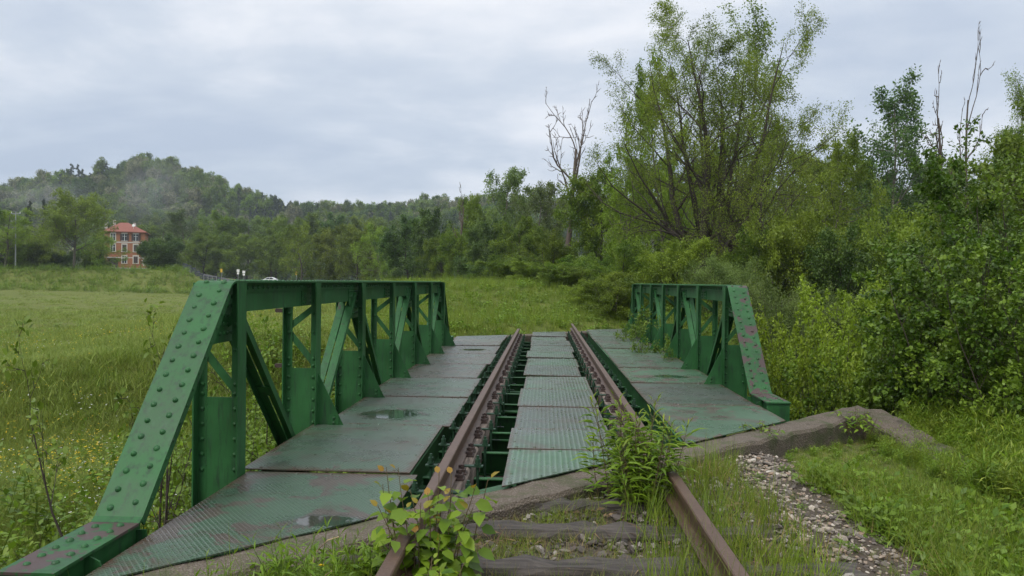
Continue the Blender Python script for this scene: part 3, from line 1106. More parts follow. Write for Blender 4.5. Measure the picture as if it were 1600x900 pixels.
    # ---- sloping end posts and their feet
    for e in (-1, 1):
        yt = y0 - 0.03 if e < 0 else y0 + 6 * PAN + 0.03
        zb = -0.065
        yb4 = yt + e * 1.24
        # plate path: along the chord, round the bend, down the slope, round to the foot
        ang = math.atan2(zt - zb, 1.24)
        rb = 0.16
        path = []
        L1 = rb * math.tan(ang / 2)
        yc = yt + e * 0.0
        for i in range(9):
            a_ = ang * i / 8
            path.append((yc + e * rb * math.sin(a_), zt - rb * (1 - math.cos(a_))))
        slope_end = (yb4, zb)
        path[0] = (yt + e * 0.002, zt)
        path.append((yb4 - e * 0.015, zb + 0.02))
        path.append((yb4 + e * 0.02, zb))
        near_l = (s < 0 and e < 0)
        mat = paint_bare if (s > 0 and e < 0) else (paint if near_l else paint_worn)
        pp = path if e > 0 else path
        m = MB()
        m.strip(path if e > 0 else [(a_, b_) for a_, b_ in path][::-1], X(0.005), X(0.265), 0.014)
        ep = m.build('end_post', mat, bridge)
        m = MB()
        m.box(X(0.005), X(0.265), yb4 + e * 0.0205, yb4 + e * 0.72, zb - 0.014, zb - 0.0005)
        m.build('foot_plate', paint_bare if e < 0 else paint, ep)
        # side angles and webs under the plate
        tp = Vector((0, path[8][0], path[8][1]))
        bp = Vector((0, yb4 - e * 0.015, zb + 0.02))
        dv = (bp - tp).normalized()
        nv = Vector((0, -dv.z, dv.y))
        if nv.z < 0:
            nv = -nv
        m = MB()
        for o in (0.036, 0.234):
            off = Vector((X(o), 0, 0)) - nv * 0.056
            m.bar(tp + off, bp + off, 0.082, 0.010, nv)
        Ls = (bp - tp).length
        k = 0.06
        while k < Ls - 0.05:
            m.dome(tp + dv * k + Vector((X(0.036) - s * 0.005, 0, 0)) - nv * 0.055, (-s, 0, 0), 0.014, 0.012)
            k += 0.12
        m.build('side_angle', paint, ep)
        # rivets in two rows
        rme = riv_bare if (s > 0 and e < 0) else riv_near
        nr = 15
        spots = []
        for i in range(nr):
            for o, sh in ((0.075, 0.0), (0.195, 0.035)):
                spots.append((tp + dv * ((i + 0.25) * Ls / nr + sh) + Vector((X(o), 0, 0)), nv))
        for i in range(6):
            for o, sh in ((0.075, 0.0), (0.195, 0.03)):
                spots.append((Vector((X(o), yb4 + e * (0.07 + i * 0.105 + sh), zb)), Vector((0, 0, 1))))
        for o in (0.075, 0.195):
            a_ = ang * 0.45
            spots.append((Vector((X(o), yc + e * rb * math.sin(a_), zt - rb * (1 - math.cos(a_)))), Vector((0, e * math.sin(a_), math.cos(a_)))))
        if e < 0:
            for p_, n_ in spots:
                place_on(rme, 'rivet', p_, n_, ep, base)
        else:
            m = MB()
            for p_, n_ in spots:
                m.dome(p_, n_, 0.0185, 0.014, 6)
            prop(m.build('rivet_row', paint, ep), kind='stuff')
        # foot box under the shelf
        m = MB()
        ye = yb4 + e * 0.70
        m.box(X(0.012), X(0.258), ye, ye - e * 0.012, zb - 0.30, zb - 0.022)
        m.box(X(0.008), X(0.262), ye + e * 0.010, ye - e * 0.05, zb - 0.0215, zb - 0.0145)
        for o in (0.0425, 0.2155):
            m.box(X(o), X(o + 0.012), ye - e * 0.013, yb4 - e * 0.06, zb - 0.30, zb - 0.015)
        m.prism([(X(0.0420), ye - e * 0.26, zb - 0.016), (X(-0.03), ye - e * 0.26, zb - 0.05), (X(-0.055), ye - e * 0.26, zb - 0.12), (X(-0.055), ye - e * 0.26, zb - 0.29), (X(0.0420), ye - e * 0.26, zb - 0.29)], (0, 0.010, 0))
        m.box(X(0.0425), X(-0.01), yb4 - e * 0.02, yb4 - e * 0.032, zb - 0.30, zb - 0.05)
        m.dome((X(0.0425), ye - e * 0.12, zb - 0.09), (-s, 0, 0), 0.016, 0.014)
        m.dome((X(0.0425), ye - e * 0.12, zb - 0.18), (-s, 0, 0), 0.016, 0.014)
        m.build('bearing_foot', paint, ep)


truss(-1)
truss(1)

# floor beams and stringers
for s in (-1, 1):
    pass
for k in range(-1, 9):
    y = 5.22 + 1.8 * k + 1.3
    # transverse floor beam, cut by the skew
    x0 = max(-2.06, y - FAR + 0.5)
    x1 = min(2.40, y - LINE - 0.25)
    if x1 - x0 < 0.8:
        continue
    m = MB()
    m.box(x0, x1, y - 0.006, y + 0.006, -0.86, -0.50)
    m.box(x0, x1, y - 0.075, y + 0.075, -0.499, -0.487)
    m.box(x0, x1, y - 0.075, y + 0.075, -0.873, -0.861)
    m.build('floor_beam', paint, bridge)
for x, zt_, zb_ in ((-0.97, -0.1485, -0.42), (1.25, -0.1485, -0.42), (-0.17, -0.1600, -0.36), (0.47, -0.1600, -0.36), (-1.95, -0.1485, -0.30), (2.30, -0.1485, -0.30)):
    m = MB()
    ya, yb = LINE + x + 0.12, FAR + x - 0.12
    m.box(x - 0.005, x + 0.005, ya, yb, zb_ + 0.010, zt_ - 0.010)
    m.box(x - 0.05, x + 0.05, ya, yb, zt_ - 0.0098, zt_)
    m.box(x - 0.05, x + 0.05, ya, yb, zb_, zb_ + 0.0098)
    m.build('stringer', paint, bridge)
# light cross ties seen in the gaps beside the rails
yy = 5.0
k = 0
while yy < 19.6:
    for xa, xb in ((-0.92, -0.24), (0.54, 1.20)):
        if LINE + xb + 0.1 < yy < FAR + xa - 0.1:
            m = MB()
            m.box(xa, xb, yy - 0.035, yy + 0.035, -0.305, -0.297)
            m.box(xa, xb, yy + 0.027, yy + 0.035, -0.37, -0.3055)
            m.build('cross_tie', paint, bridge)
    yy += 0.90
    k += 1

# deck plates
rngd = np.random.default_rng(5)


def deck_row(x0, x1, joints, mats, ends, bolt_step=0.20):
    for i in range(len(joints) - 1):
        ya, yb = joints[i] + 0.006, joints[i + 1] - 0.006
        dx0, dx1 = rngd.uniform(-0.04, 0.03), rngd.uniform(-0.03, 0.045)
        lift = rngd.uniform(-0.006, 0.009) + (0.006 if i % 2 else 0)
        xa, xb = x0 + dx0, x1 + dx1
        dz = [ZD + lift + rngd.uniform(-0.004, 0.006) for _ in range(4)]
        if i == len(joints) - 2:
            dz[3] += 0.035
        pts = [(xa, ya), (xb, ya), (xb, yb), (xa, yb)]
        if i == 0 and ends[0]:
            pts = [(xa, LINE + xa - 0.02), (xb, LINE + xb - 0.02), (xb, yb), (xa, yb)]
        if i == len(joints) - 2 and ends[1]:
            pts = [(xa, ya), (xb, ya), (xb, FAR + xb + 0.02), (xa, FAR + xa + 0.02)]
        m = MB()
        top = [Vector((p[0], p[1], z)) for p, z in zip(pts, dz)]
        m.prism([p - Vector((0, 0, 0.008)) for p in top], (0, 0, 0.008))
        # bolt heads along both joints
        for a_, b_ in ((0, 1), (3, 2)):
            A, B = top[a_], top[b_]
            sgn = 1 if a_ == 0 else -1
            n = max(3, int((B - A).length / bolt_step))
            for j in range(n):
                c = A.lerp(B, (j + 0.5) / n) + Vector((0, 0.045 * sgn, 0))
                m.dome(c, (0, 0, 1), 0.015, 0.009, 6)
        for a_, b_, sx in ((0, 3, 1), (1, 2, -1)):
            A, B = top[a_], top[b_]
            for tt in (0.3, 0.7):
                m.dome(A.lerp(B, tt) + Vector((0.05 * sx, 0, 0)), (0, 0, 1), 0.013, 0.007, 6)
        m.build('deck_plate', mats[i % len(mats)] if not isinstance(mats, dict) else mats.get(i, mats[-1]), bridge)


deck_row(-2.085, -0.90, [4.6, 5.34, 7.14, 8.94, 10.74, 12.54, 14.34, 16.14, 17.9, 19.4], {0: deck_green, -1: deck_check, 2: deck_check, 3: deck_check, 4: deck_rust, 5: deck_rust, 6: deck_rust, 7: deck_rust, 8: deck_check}, (True, True))
deck_row(-0.27, 0.575, [5.5, 6.22, 7.08, 8.40, 9.75, 11.1, 12.45, 13.8, 15.15, 16.5, 17.85, 19.2, 20.6], {0: deck_rib, -1: deck_rib}, (True, True), 0.14)
deck_row(1.20, 2.435, [7.3, 8.72, 10.55, 12.4, 14.2, 16.0, 17.8, 19.6, 22.0], {-1: deck_check, 0: deck_green, 2: deck_green, 3: deck_green, 5: deck_green}, (True, True))
# seat plate between the rail end and the centre walk
m = MB()
m.prism([(-0.62, LINE - 0.62 + 0.02, -0.215), (-0.22, LINE - 0.22 + 0.02, -0.215), (-0.22, LINE - 0.22 + 0.30, -0.215), (-0.62, LINE - 0.62 + 0.30, -0.215)], (0, 0, 0.012))
m.prism([(-1.0, LINE - 1.0 + 0.03, -0.215), (-0.82, LINE - 0.82 + 0.03, -0.215), (-0.82, LINE - 0.82 + 0.28, -0.215), (-1.0, LINE - 1.0 + 0.28, -0.215)], (0, 0, 0.012))
m.build('seat_plate', paint, bridge)

# ------------------------------------------------------------------ rails, timbers, clamps
RX = {'left': -0.652, 'right': 0.845}
RAIL = [(-0.062, -0.145), (0.062, -0.145), (0.062, -0.137), (0.012, -0.124), (0.0085, -0.115), (0.0085, -0.048), (0.030, -0.038), (0.0335, -0.034), (0.0335, -0.006), (0.028, 0.0), (-0.028, 0.0), (-0.0335, -0.006), (-0.0335, -0.034), (-0.030, -0.038), (-0.0085, -0.048), (-0.0085, -0.115), (-0.012, -0.124), (-0.062, -0.137)]
for side, x in RX.items():
    m = MB()
    y1 = FAR + x + (0.25 if side == 'left' else 1.6)
    m.prism([(x + a_, 0.2, b_) for a_, b_ in RAIL], (0, y1 - 0.2, 0))
    ro = m.build('rail', rust_rail, None)
    prop(ro, f'rusty {side} rail running over the green bridge ' + ('beside the leafy sapling' if side == 'left' else 'past the tall narrow-leaved weed'), 'rail')

clamp_bar = MB().box(-0.215, 0.215, -0.026, 0.026, -0.1575, -0.1475).mesh('clamp_bar', paint_dark)
mb = MB()
mb.cyl((0, 0, -0.42), (0, 0, -0.075), 0.011, 8)
mb.cyl((0, 0, -0.1474), (0, 0, -0.135), 0.026, 8)
mb.cyl((0, 0, -0.135), (0, 0, -0.100), 0.021, 6)
clamp_bolt = mb.mesh('clamp_bolt', paint_dark)
lower_bar = MB().box(-0.215, 0.215, -0.026, 0.026, -0.432, -0.421).mesh('lower_bar', paint_dark)
mb = MB()
mb.box(-0.115, 0.115, -0.052, 0.052, -0.1585, -0.1457)
for sx in (-1, 1):
    mb.box(sx * 0.105, sx * 0.052, -0.036, 0.036, -0.1454, -0.122)
    mb.cyl((sx * 0.083, 0, -0.122), (sx * 0.083, 0, -0.092), 0.015, 6)
    mb.cyl((sx * 0.060, 0.036, -0.1454), (sx * 0.060, 0.036, -0.105), 0.010, 6)
chair_me = mb.mesh('rail_chair', rust_dark)
rngt = np.random.default_rng(8)
for side, x in RX.items():
    ya, yb = LINE + x + 0.10, FAR + x - 0.05
    nseg = 5
    for i in range(nseg):
        a_, b_ = ya + (yb - ya) * i / nseg + 0.008, ya + (yb - ya) * (i + 1) / nseg - 0.008
        ym = (a_ + b_) / 2
        tim = empty('longitudinal_timber', (x, ym, -0.40))
        nth = ('nearest', 'second', 'middle', 'fourth', 'farthest')[i]
        prop(tim, f'{nth} of the five old wooden beams under the {side} rail on the bridge', 'timber', 'beams under the rails')
        m = MB()
        # a beam with split, uneven sides
        n = 14
        vs = []
        for j in range(n + 1):
            y = a_ + (b_ - a_) * j / n
            for px_, pz_ in ((-0.12, -0.395), (0.12, -0.395), (0.125, -0.27), (0.12, -0.172), (0.105, -0.160), (-0.105, -0.160), (-0.12, -0.172), (-0.125, -0.27)):
                vs.append((x + px_ + rngt.normal(0, 0.004), y, pz_ + rngt.normal(0, 0.002)))
        fs = [tuple(range(7, -1, -1)), tuple(range(n * 8, n * 8 + 8))]
        for j in range(n):
            for q in range(8):
                r_ = (q + 1) % 8
                fs.append((j * 8 + q, j * 8 + r_, j * 8 + 8 + r_, j * 8 + 8 + q))
        m.add(vs, fs)
        m.build('beam', timber_m, tim)
        base = Vector(tim.location)
        y = a_ + 0.16
        j = 0
        while y < b_ - 0.05:
            if j % 2 == 0:
                cb = link('clamp', clamp_bar, tim, Vector((x, y, 0)) - base)
                lb = link('lower_bar', lower_bar, cb)
                for sx in (-0.175, 0.175):
                    bo = link('bolt', clamp_bolt, cb, Vector((sx, 0, rngt.uniform(-0.008, 0.008))))
            else:
                link('rail_chair', chair_me, tim, Vector((x, y, 0)) - base)
                link('rail_chair', chair_me, tim, Vector((x, y + 0.15, 0)) - base)
            y += 0.36
            j += 1

# ------------------------------------------------------------------ concrete abutments
rngc = np.random.default_rng(3)


def skew_wall(name, label, off, xa, xb, ya_off, yb_off, ztop, zbot, wing=None):
    root = empty(name, (0.2, off + 0.2, zbot))
    prop(root, label, 'wall')
    m = MB()
    n = 46
    vs = []
    for j in range(n + 1):
        x = xa + (xb - xa) * j / n
        w1, w2 = rngc.normal(0, 0.016, 2)
        w1 += 0.06 * (float(vnoise(x, 0, 2.3, 8)) - 0.5)
        z1, z2 = rngc.normal(0, 0.011, 2)
        y = off + x
        vs += [(x, y + ya_off + w1 + 0.02, zbot), (x, y + ya_off + w1, ztop - 0.03 + z1), (x, y + ya_off + w1 + 0.03, ztop + z1), (x, y + yb_off - 0.02, ztop + z2 * 0.5), (x, y + yb_off, zbot)]
    fs = [(0, 1, 2, 3, 4), tuple(n * 5 + q for q in (4, 3, 2, 1, 0))]
    for j in range(n):
        for q in range(5):
            r_ = (q + 1) % 5
            fs.append((j * 5 + q, j * 5 + r_, j * 5 + 5 + r_, j * 5 + 5 + q))
    m.add(vs, fs)
    m.build('coping', concrete, root)
    if wing:
        m = MB()
        n = 16
        vs = []
        (xw0, yw0, zw0), (xw1, yw1, zw1), wd = wing
        for j in range(n + 1):
            t = j / n
            x, y, z = xw0 + (xw1 - xw0) * t, yw0 + (yw1 - yw0) * t, zw0 + (zw1 - zw0) * t + rngc.normal(0, 0.008)
            w1, w2 = rngc.normal(0, 0.01, 2)
            vs += [(x - wd / 2, y, zbot), (x - wd / 2 + w1, y, z - 0.03), (x - wd / 2 + 0.03 + w1, y, z), (x + wd / 2 + w2, y, z), (x + wd / 2 + w2, y, zbot)]
        fs = [(0, 1, 2, 3, 4), tuple(n * 5 + q for q in (4, 3, 2, 1, 0))]
        for j in range(n):
            for q in range(5):
                r_ = (q + 1) % 5
                fs.append((j * 5 + q, j * 5 + r_, j * 5 + 5 + r_, j * 5 + 5 + q))
        m.add(vs, fs)
        m.build('wing_wall', concrete, root)
    return root


skew_wall('abutment_wall', 'low mossy concrete abutment wall crossing the track at the near end of the bridge', LINE, -2.9, 3.62, -0.43, 0.03, -0.155, -2.6, ((3.60, 8.70, -0.150), (3.74, 6.9, -0.36), 0.34))
skew_wall('abutment_wall', 'brownish concrete abutment at the far end of the bridge below the grassy mound', FAR, -3.0, 3.2, -0.02, 0.50, -0.165, -2.6)

# ------------------------------------------------------------------ sleepers in the foreground
rngs = np.random.default_rng(21)
for i, (y, xa, xb, lab) in enumerate([
        (2.62, -1.15, 1.45, 'weathered wooden sleeper nearest the camera across the overgrown track'),
        (3.28, -1.10, 1.42, 'weathered wooden sleeper just beyond the leafy sapling beside the rail'),
        (3.90, -1.15, 1.62, 'long grey wooden sleeper whose end shows right of the right rail'),
        (4.48, -0.62, 1.35, 'dark wooden sleeper half buried, second from the concrete abutment'),
        (4.98, -0.05, 1.05, 'short dark broken sleeper end lying against the concrete abutment')]):
    m = MB()
    n = 18
    vs = []
    for j in range(n + 1):
        x = xa + (xb - xa) * j / n
        dn = 0.012 if j in (0, n) else 0
        for py_, pz_ in ((-0.095, -0.34), (-0.10, -0.20), (-0.082, -0.165), (-0.02, -0.158), (0.078, -0.167), (0.095, -0.20), (0.09, -0.34)):
            vs.append((x + rngs.normal(0, 0.004 + dn), y + (x - 0.15) * 0.02 + py_ + rngs.normal(0, 0.005), pz_ - 0.038 + rngs.normal(0, 0.009)))
    fs = [tuple(range(7)), tuple(range(n * 7 + 6, n * 7 - 1, -1))]
    for j in range(n):
        for q in range(7):
            r_ = (q + 1) % 7
            fs.append((j * 7 + q, j * 7 + r_, j * 7 + 7 + r_, j * 7 + 7 + q))
    m.add(vs, fs)
    o = m.build('wooden_sleeper', sleeper_m)
    prop(o, lab, 'sleeper', 'sleepers of the old track')

# ------------------------------------------------------------------ scatter helper (for uncountable stuff)
def scatter(name, label, protos, pts, rot, scl, pick, cat=None):
    col = bpy.data.collections.new(name + '_pieces')
    for i, me in enumerate(protos):
        o = bpy.data.objects.new(f'{name}_piece_{i:02d}', me)
        col.objects.link(o)
    n = len(pts)
    me = bpy.data.meshes.new(name)
    me.vertices.add(n)
    me.vertices.foreach_set('co', np.ascontiguousarray(pts, dtype=np.float32).ravel())
    for nm, typ, arr in (('rot', 'FLOAT_VECTOR', rot), ('scl', 'FLOAT_VECTOR', scl)):
        a = me.attributes.new(nm, typ, 'POINT')
        a.data.foreach_set('vector', np.ascontiguousarray(arr, dtype=np.float32).ravel())
    a = me.attributes.new('pick', 'INT', 'POINT')
    a.data.foreach_set('value', np.ascontiguousarray(pick, dtype=np.int32))
    o = link(name, me)
    g = bpy.data.node_groups.new(name, 'GeometryNodeTree')
    g.interface.new_socket('Geometry', in_out='INPUT', socket_type='NodeSocketGeometry')
    g.interface.new_socket('Geometry', in_out='OUTPUT', socket_type='NodeSocketGeometry')
    gi = g.nodes.new('NodeGroupInput')
    go = g.nodes.new('NodeGroupOutput')
    iop = g.nodes.new('GeometryNodeInstanceOnPoints')
    ci = g.nodes.new('GeometryNodeCollectionInfo')
    ci.inputs['Collection'].default_value = col
    ci.inputs['Separate Children'].default_value = True
    ci.inputs['Reset Children'].default_value = True
    iop.inputs['Pick Instance'].default_value = True
    na = {}
    for nm, typ in (('rot', 'FLOAT_VECTOR'), ('scl', 'FLOAT_VECTOR'), ('pick', 'INT')):
        x = g.nodes.new('GeometryNodeInputNamedAttribute')
        x.data_type = typ
        x.inputs['Name'].default_value = nm
        na[nm] = x.outputs[0]
    g.links.new(gi.outputs[0], iop.inputs['Points'])
    g.links.new(ci.outputs[0], iop.inputs['Instance'])
    g.links.new(na['pick'], iop.inputs['Instance Index'])
    g.links.new(na['rot'], iop.inputs['Rotation'])
    g.links.new(na['scl'], iop.inputs['Scale'])
    g.links.new(iop.outputs[0], go.inputs[0])
    md = o.modifiers.new('scatter', 'NODES')
    md.node_group = g
    prop(o, label, cat, None, 'stuff')
    return o


def tuft(name, rng, n, h, spread, wid, mat, lean=0.35, droop=0.35):
    """a clump of bent tapering blades"""
    seg = 3
    base = np.column_stack([rng.normal(0, spread, n), rng.normal(0, spread, n), np.full(n, -0.02)])
    az = rng.uniform(0, 6.283, n)
    hh = h * rng.uniform(0.45, 1.15, n)
    dirh = np.column_stack([np.cos(az), np.sin(az), np.zeros(n)])
    ln = np.abs(rng.normal(0, lean, n))
    dr = np.abs(rng.normal(0, droop, n))
    sd = np.column_stack([-np.sin(az), np.cos(az), np.zeros(n)])
    tw = rng.normal(0, 0.6, n)
    sd = unit(sd + dirh * tw[:, None])
    V = []
    for i in range(seg + 1):
        t = i / seg
        c = base + dirh * (hh * (ln * t + dr * t * t))[:, None] + np.array([0, 0, 1.0]) * (hh * (t - 0.28 * dr * t * t))[:, None]
        wv = wid * (1 - t * 0.96) * rng.uniform(0.8, 1.2, n)
        V.append(c - sd * wv[:, None] / 2)
        V.append(c + sd * wv[:, None] / 2)
    V = np.stack(V, 1).reshape(-1, 3)
    b = np.arange(n)[:, None] * (2 * seg + 2)
    Qs = [b + np.array([[2 * i, 2 * i + 1, 2 * i + 3, 2 * i + 2]]) for i in range(seg)]
    tint = np.clip(rng.normal(0.5, 0.25, n), 0, 1)
    return quads_mesh(name, V, np.concatenate(Qs), mat, np.concatenate([tint] * seg))


def weed(name, rng, stems, h, leaf, aspect, mat, per=14, spread=0.05, lean=0.18, horiz=0.6, fine=False):
    """leafy herb: stems carrying leaves all the way up"""
    C, D, S, SV, SF = [], [], [], [], []
    br = []
    for _ in range(stems):
        a = rng.uniform(0, 6.283)
        r0 = abs(rng.normal(0, spread))
        p = np.array([math.cos(a) * r0, math.sin(a) * r0, -0.03])
        ln = abs(rng.normal(0, lean))
        hh = h * rng.uniform(0.6, 1.1)
        d = unit(np.array([math.cos(a) * ln, math.sin(a) * ln, 1.0]))
        q = p + d * hh * 0.5 + rng.normal(0, 0.02 * h, 3)
        e = p + d * hh + rng.normal(0, 0.05 * h, 3)
        pts = np.array([p, q, e])
        br.append((pts, np.array([0.0035, 0.003, 0.0012]) * (h / 0.4) ** 0.5, 3))
        az = rng.uniform(0, 6.28)
        for k in range(per):
            t = 0.12 + 0.88 * (k + rng.uniform(0, 0.8)) / per
            c = pts[0] + (pts[1] - pts[0]) * min(1, 2 * t) + (pts[2] - pts[1]) * max(0, 2 * t - 1)
            az += 2.4 + rng.normal(0, 0.3)
            C.append(c)
            D.append([math.cos(az), math.sin(az), horiz * rng.normal(0.5, 0.5) + (1.1 if t > 0.9 else 0)])
            S.append(leaf * (1.0 - 0.45 * abs(t - 0.5)) * rng.uniform(0.7, 1.15))
    C, D, S = np.array(C), np.array(D), np.array(S)
    nr = rng.normal(0, 0.25, C.shape) + np.array([0, 0, 1.0])
    V, Q = leaf_geo(rng, C, D, nr, S, aspect, 0.07, fine, 0.18)
    tint = np.clip(rng.normal(0.5, 0.22, len(C)), 0, 1)
    k = len(Q) // len(C)
    tv, tq = tubes(br, (4, 4, 4, 3))
    V2 = np.concatenate([V, tv])
    Q2 = np.concatenate([Q, tq + len(V)])
    return quads_mesh(name, V2, Q2, mat, np.concatenate([np.tile(tint, k), np.full(len(tq), 0.35)]))


def stone(name, rng, mat):
    m = MB()
    import bmesh
    bm = bmesh.new()
    bmesh.ops.create_icosphere(bm, subdivisions=1, radius=0.5)
    sc = np.array([1.0, rng.uniform(0.6, 0.95), rng.uniform(0.3, 0.55)])
    for v in bm.verts:
        v.co = Vector(np.array(v.co) * sc * rng.uniform(0.72, 1.15))
    me = bpy.data.meshes.new(name)
    bm.to_mesh(me)
    bm.free()
    me.materials.append(mat)
    return me


rg = np.random.default_rng(77)
T_MEADOW = [tuft(f'meadow_{i}', rg, 46, 0.30, 0.16, 0.012, gr_meadow if i % 3 else gr_green) for i in range(6)]
T_GREEN = [tuft(f'green_{i}', rg, 22, 0.26, 0.07, 0.0075, gr_green if i % 2 else gr_bright, 0.4, 0.5) for i in range(4)]
T_LONG = [tuft(f'long_{i}', rg, 13, 0.40, 0.07, 0.0070, gr_bright if i % 2 else gr_green, 0.16, 0.25) for i in range(4)]
T_DRY = [tuft(f'dry_{i}', rg, 16, 0.24, 0.07, 0.006, gr_dry, 0.3, 0.5) for i in range(2)]
T_WEED = [weed(f'weed_{i}', rg, 5, 0.42, 0.115, 0.14, lf_fresh if i % 2 else gr_bright, 20, 0.07, 0.2) for i in range(3)]
T_BROAD = [weed(f'broad_{i}', rg, 6, 0.22, 0.10, 0.5, lf_fresh if i % 2 else lf_hazel, 6, 0.05, 0.5) for i in range(3)]
T_BRAM = [weed(f'bram_{i}', rg, 6, 0.50, 0.085, 0.65, lf_hazel if i % 2 else lf_fresh, 12, 0.12, 0.7, 0.3) for i in range(3)]
T_STONE = [stone(f'stone_{i}', rg, gravel_m) for i in range(7)]
T_BALL = [stone(f'ball_{i}', rg, ballast_m) for i in range(6)]


def randrot(n, tilt=0.12):
    return np.column_stack([rg.normal(0, tilt, n), rg.normal(0, tilt, n), rg.uniform(0, 6.283, n)])


def uni(s):
    return np.column_stack([s, s, s])


# meadow: sampled so that it thins with distance but tufts grow wider
def fan(n, d0, d1, px0, px1):
    u = rg.uniform(0, 1, n)
    d = 1 / (1 / d0 + u * (1 / d1 - 1 / d0))
    px = rg.uniform(px0, px1, n)
    X = (px - 850) / F * d
    return X, d


X, Y = fan(26000, 6.0, 165.0, -260, 760)
on_bank = (X > -2.75 - 0.0 * Y) & (Y < LINE + X + 1.0)
under = (np.abs(X - 0.2) < 2.35) & (Y < FAR + X + 0.5)
ok = ~(on_bank | under) & (X < 0.0) & ~((Y > 27) & (X > -4))
X, Y = X[ok], Y[ok]
Z = height(X, Y)
s = np.clip(0.85 + Y * 0.018, 0.9, 3.2) * rg.uniform(0.7, 1.25, len(X))
patch = vnoise(X, Y, 0.22, 11)
pk = (rg.integers(0, 2, len(X)) + np.where(patch > 0.6, 4, np.where(patch > 0.35, 2, 0)))
pk = np.clip(pk, 0, 5)
pk = np.where((vnoise(X, Y, 0.3, 21) > 0.66) & (Y < 45) & (rg.uniform(0, 1, len(X)) < 0.5), rg.integers(6, 10, len(X)), pk)
sc3 = np.column_stack([s, s, np.clip(s, 0.7, 1.2) * (0.42 + 0.6 * vnoise(X, Y, 0.5, 12))])
scatter('meadow_grass', 'long yellowish green grass covering the meadow left of the bridge', T_MEADOW + T_BROAD[:2] + T_DRY, np.column_stack([X, Y, Z]), randrot(len(X), 0.1), sc3, pk, 'grass')

# rank growth beside the left truss and below it
n = 4200
X = rg.uniform(-7.5, -2.45, n)
Y = rg.uniform(2.2, 19.0, n)
keep = rg.uniform(0, 1, n) < np.clip(1.1 - (-2.3 - X) / 4.2, 0.05, 1)
keep &= ~((X > -2.75) & (Y < 3.6))
X, Y = X[keep], Y[keep]
Z = height(X, Y)
pk = rg.integers(0, 6, len(X))
scatter('bramble_growth', 'low bramble and nettle growth along the foot of the left truss', T_BRAM + T_BROAD, np.column_stack([X, Y, Z]), randrot(len(X), 0.2), uni(rg.uniform(0.8, 1.6, len(X))), pk, 'undergrowth')

# bright grass on the mound beyond the bridge
X, Y = fan(9000, 17.5, 60.0, 560, 1180)
ok = (Y > FAR + X + 0.45) & (X > -14) & (X < 9)
X, Y = X[ok], Y[ok]
s = np.clip(1.1 + (Y - 20) * 0.03, 1.0, 2.4) * rg.uniform(0.7, 1.2, len(X))
scatter('mound_grass', 'bright green grass and herbs on the mound beyond the far end of the bridge', T_GREEN + T_LONG + T_BROAD[:2], np.column_stack([X, Y, height(X, Y)]), randrot(len(X), 0.12), uni(s), rg.integers(0, 10, len(X)), 'grass')

n = 2600
X = rg.uniform(-120, -52, n)
Y = 120 - 0.10 * (X + 80) + rg.uniform(-5, 16, n)
kk = X / Y < -0.44
X, Y = X[kk], Y[kk]
n = len(X)
sb = rg.uniform(1.3, 2.6, n)
scatter('bank_growth', 'rough dark green grass and brambles on the bank below the brick house', T_GREEN + T_BRAM, np.column_stack([X, Y, height(X, Y)]), randrot(n, 0.15), uni(sb), rg.integers(0, 7, n), 'undergrowth')

n = 3600
X = rg.uniform(5.2, 34, n)
Y = rg.uniform(3.0, 46, n)
scatter('wood_undergrowth', 'shaded nettles and brambles on the floor of the wood at the right', T_BRAM + T_BROAD + T_WEED, np.column_stack([X, Y, height(X, Y)]), randrot(n, 0.2), uni(rg.uniform(1.0, 2.4, n)), rg.integers(0, 9, n), 'undergrowth')

# foreground verge: right of the path, between path and rail, left of the left rail
V = []


def region(n, x0, x1, y0, y1, f):
    X = rg.uniform(x0, x1, n)
    Y = rg.uniform(y0, y1, n)
    k = f(X, Y) & (Y < LINE + X - 0.52)
    return X[k], Y[k]


pc = lambda y: 1.72 + 0.10 * np.sin(y * 1.1)
X1, Y1 = region(8600, 1.95, 5.8, 2.0, 9.0, lambda x, y: (x > pc(y) + 0.20 + 0.34 * vnoise(x, y, 2.0, 4)))
k1 = np.where(X1 > 2.9 + 0.5 * vnoise(X1, Y1, 1.0, 9), 1, 0)
X2, Y2 = region(360, 0.98, 1.62, 2.2, 6.2, lambda x, y: x < pc(y) - 0.34 + 0.2 * vnoise(x, y, 2.5, 2))
X3, Y3 = region(1300, -2.5, -0.80, 2.2, 4.6, lambda x, y: (y < LINE + x - 0.50))
X4, Y4 = region(950, -0.58, 0.78, 2.3, 5.2, lambda x, y: (vnoise(x, y, 2.2, 6) > 0.38))
X5, Y5 = region(110, 0.55, 0.98, 2.4, 5.3, lambda x, y: x > 0)
X6, Y6 = region(120, 1.25, 2.2, 2.3, 6.4, lambda x, y: x > 0)
AX = np.concatenate([X1, X2, X3, X4, X5, X6])
AY = np.concatenate([Y1, Y2, Y3, Y4, Y5, Y6])
nearw = 1 - 0.62 * sst(5.6, 6.6, Y1) * (1 - sst(3.7, 4.6, X1))
tall = np.concatenate([np.where(k1 == 1, 1.05, 0.80) * nearw, np.full(len(X2), 0.8), np.full(len(X3), 0.75), np.full(len(X4), 0.42), np.full(len(X5), 0.85), np.full(len(X6), 0.36)])
PR = T_GREEN + T_LONG + T_DRY + T_WEED + T_BROAD          # 4,4,2,3,3
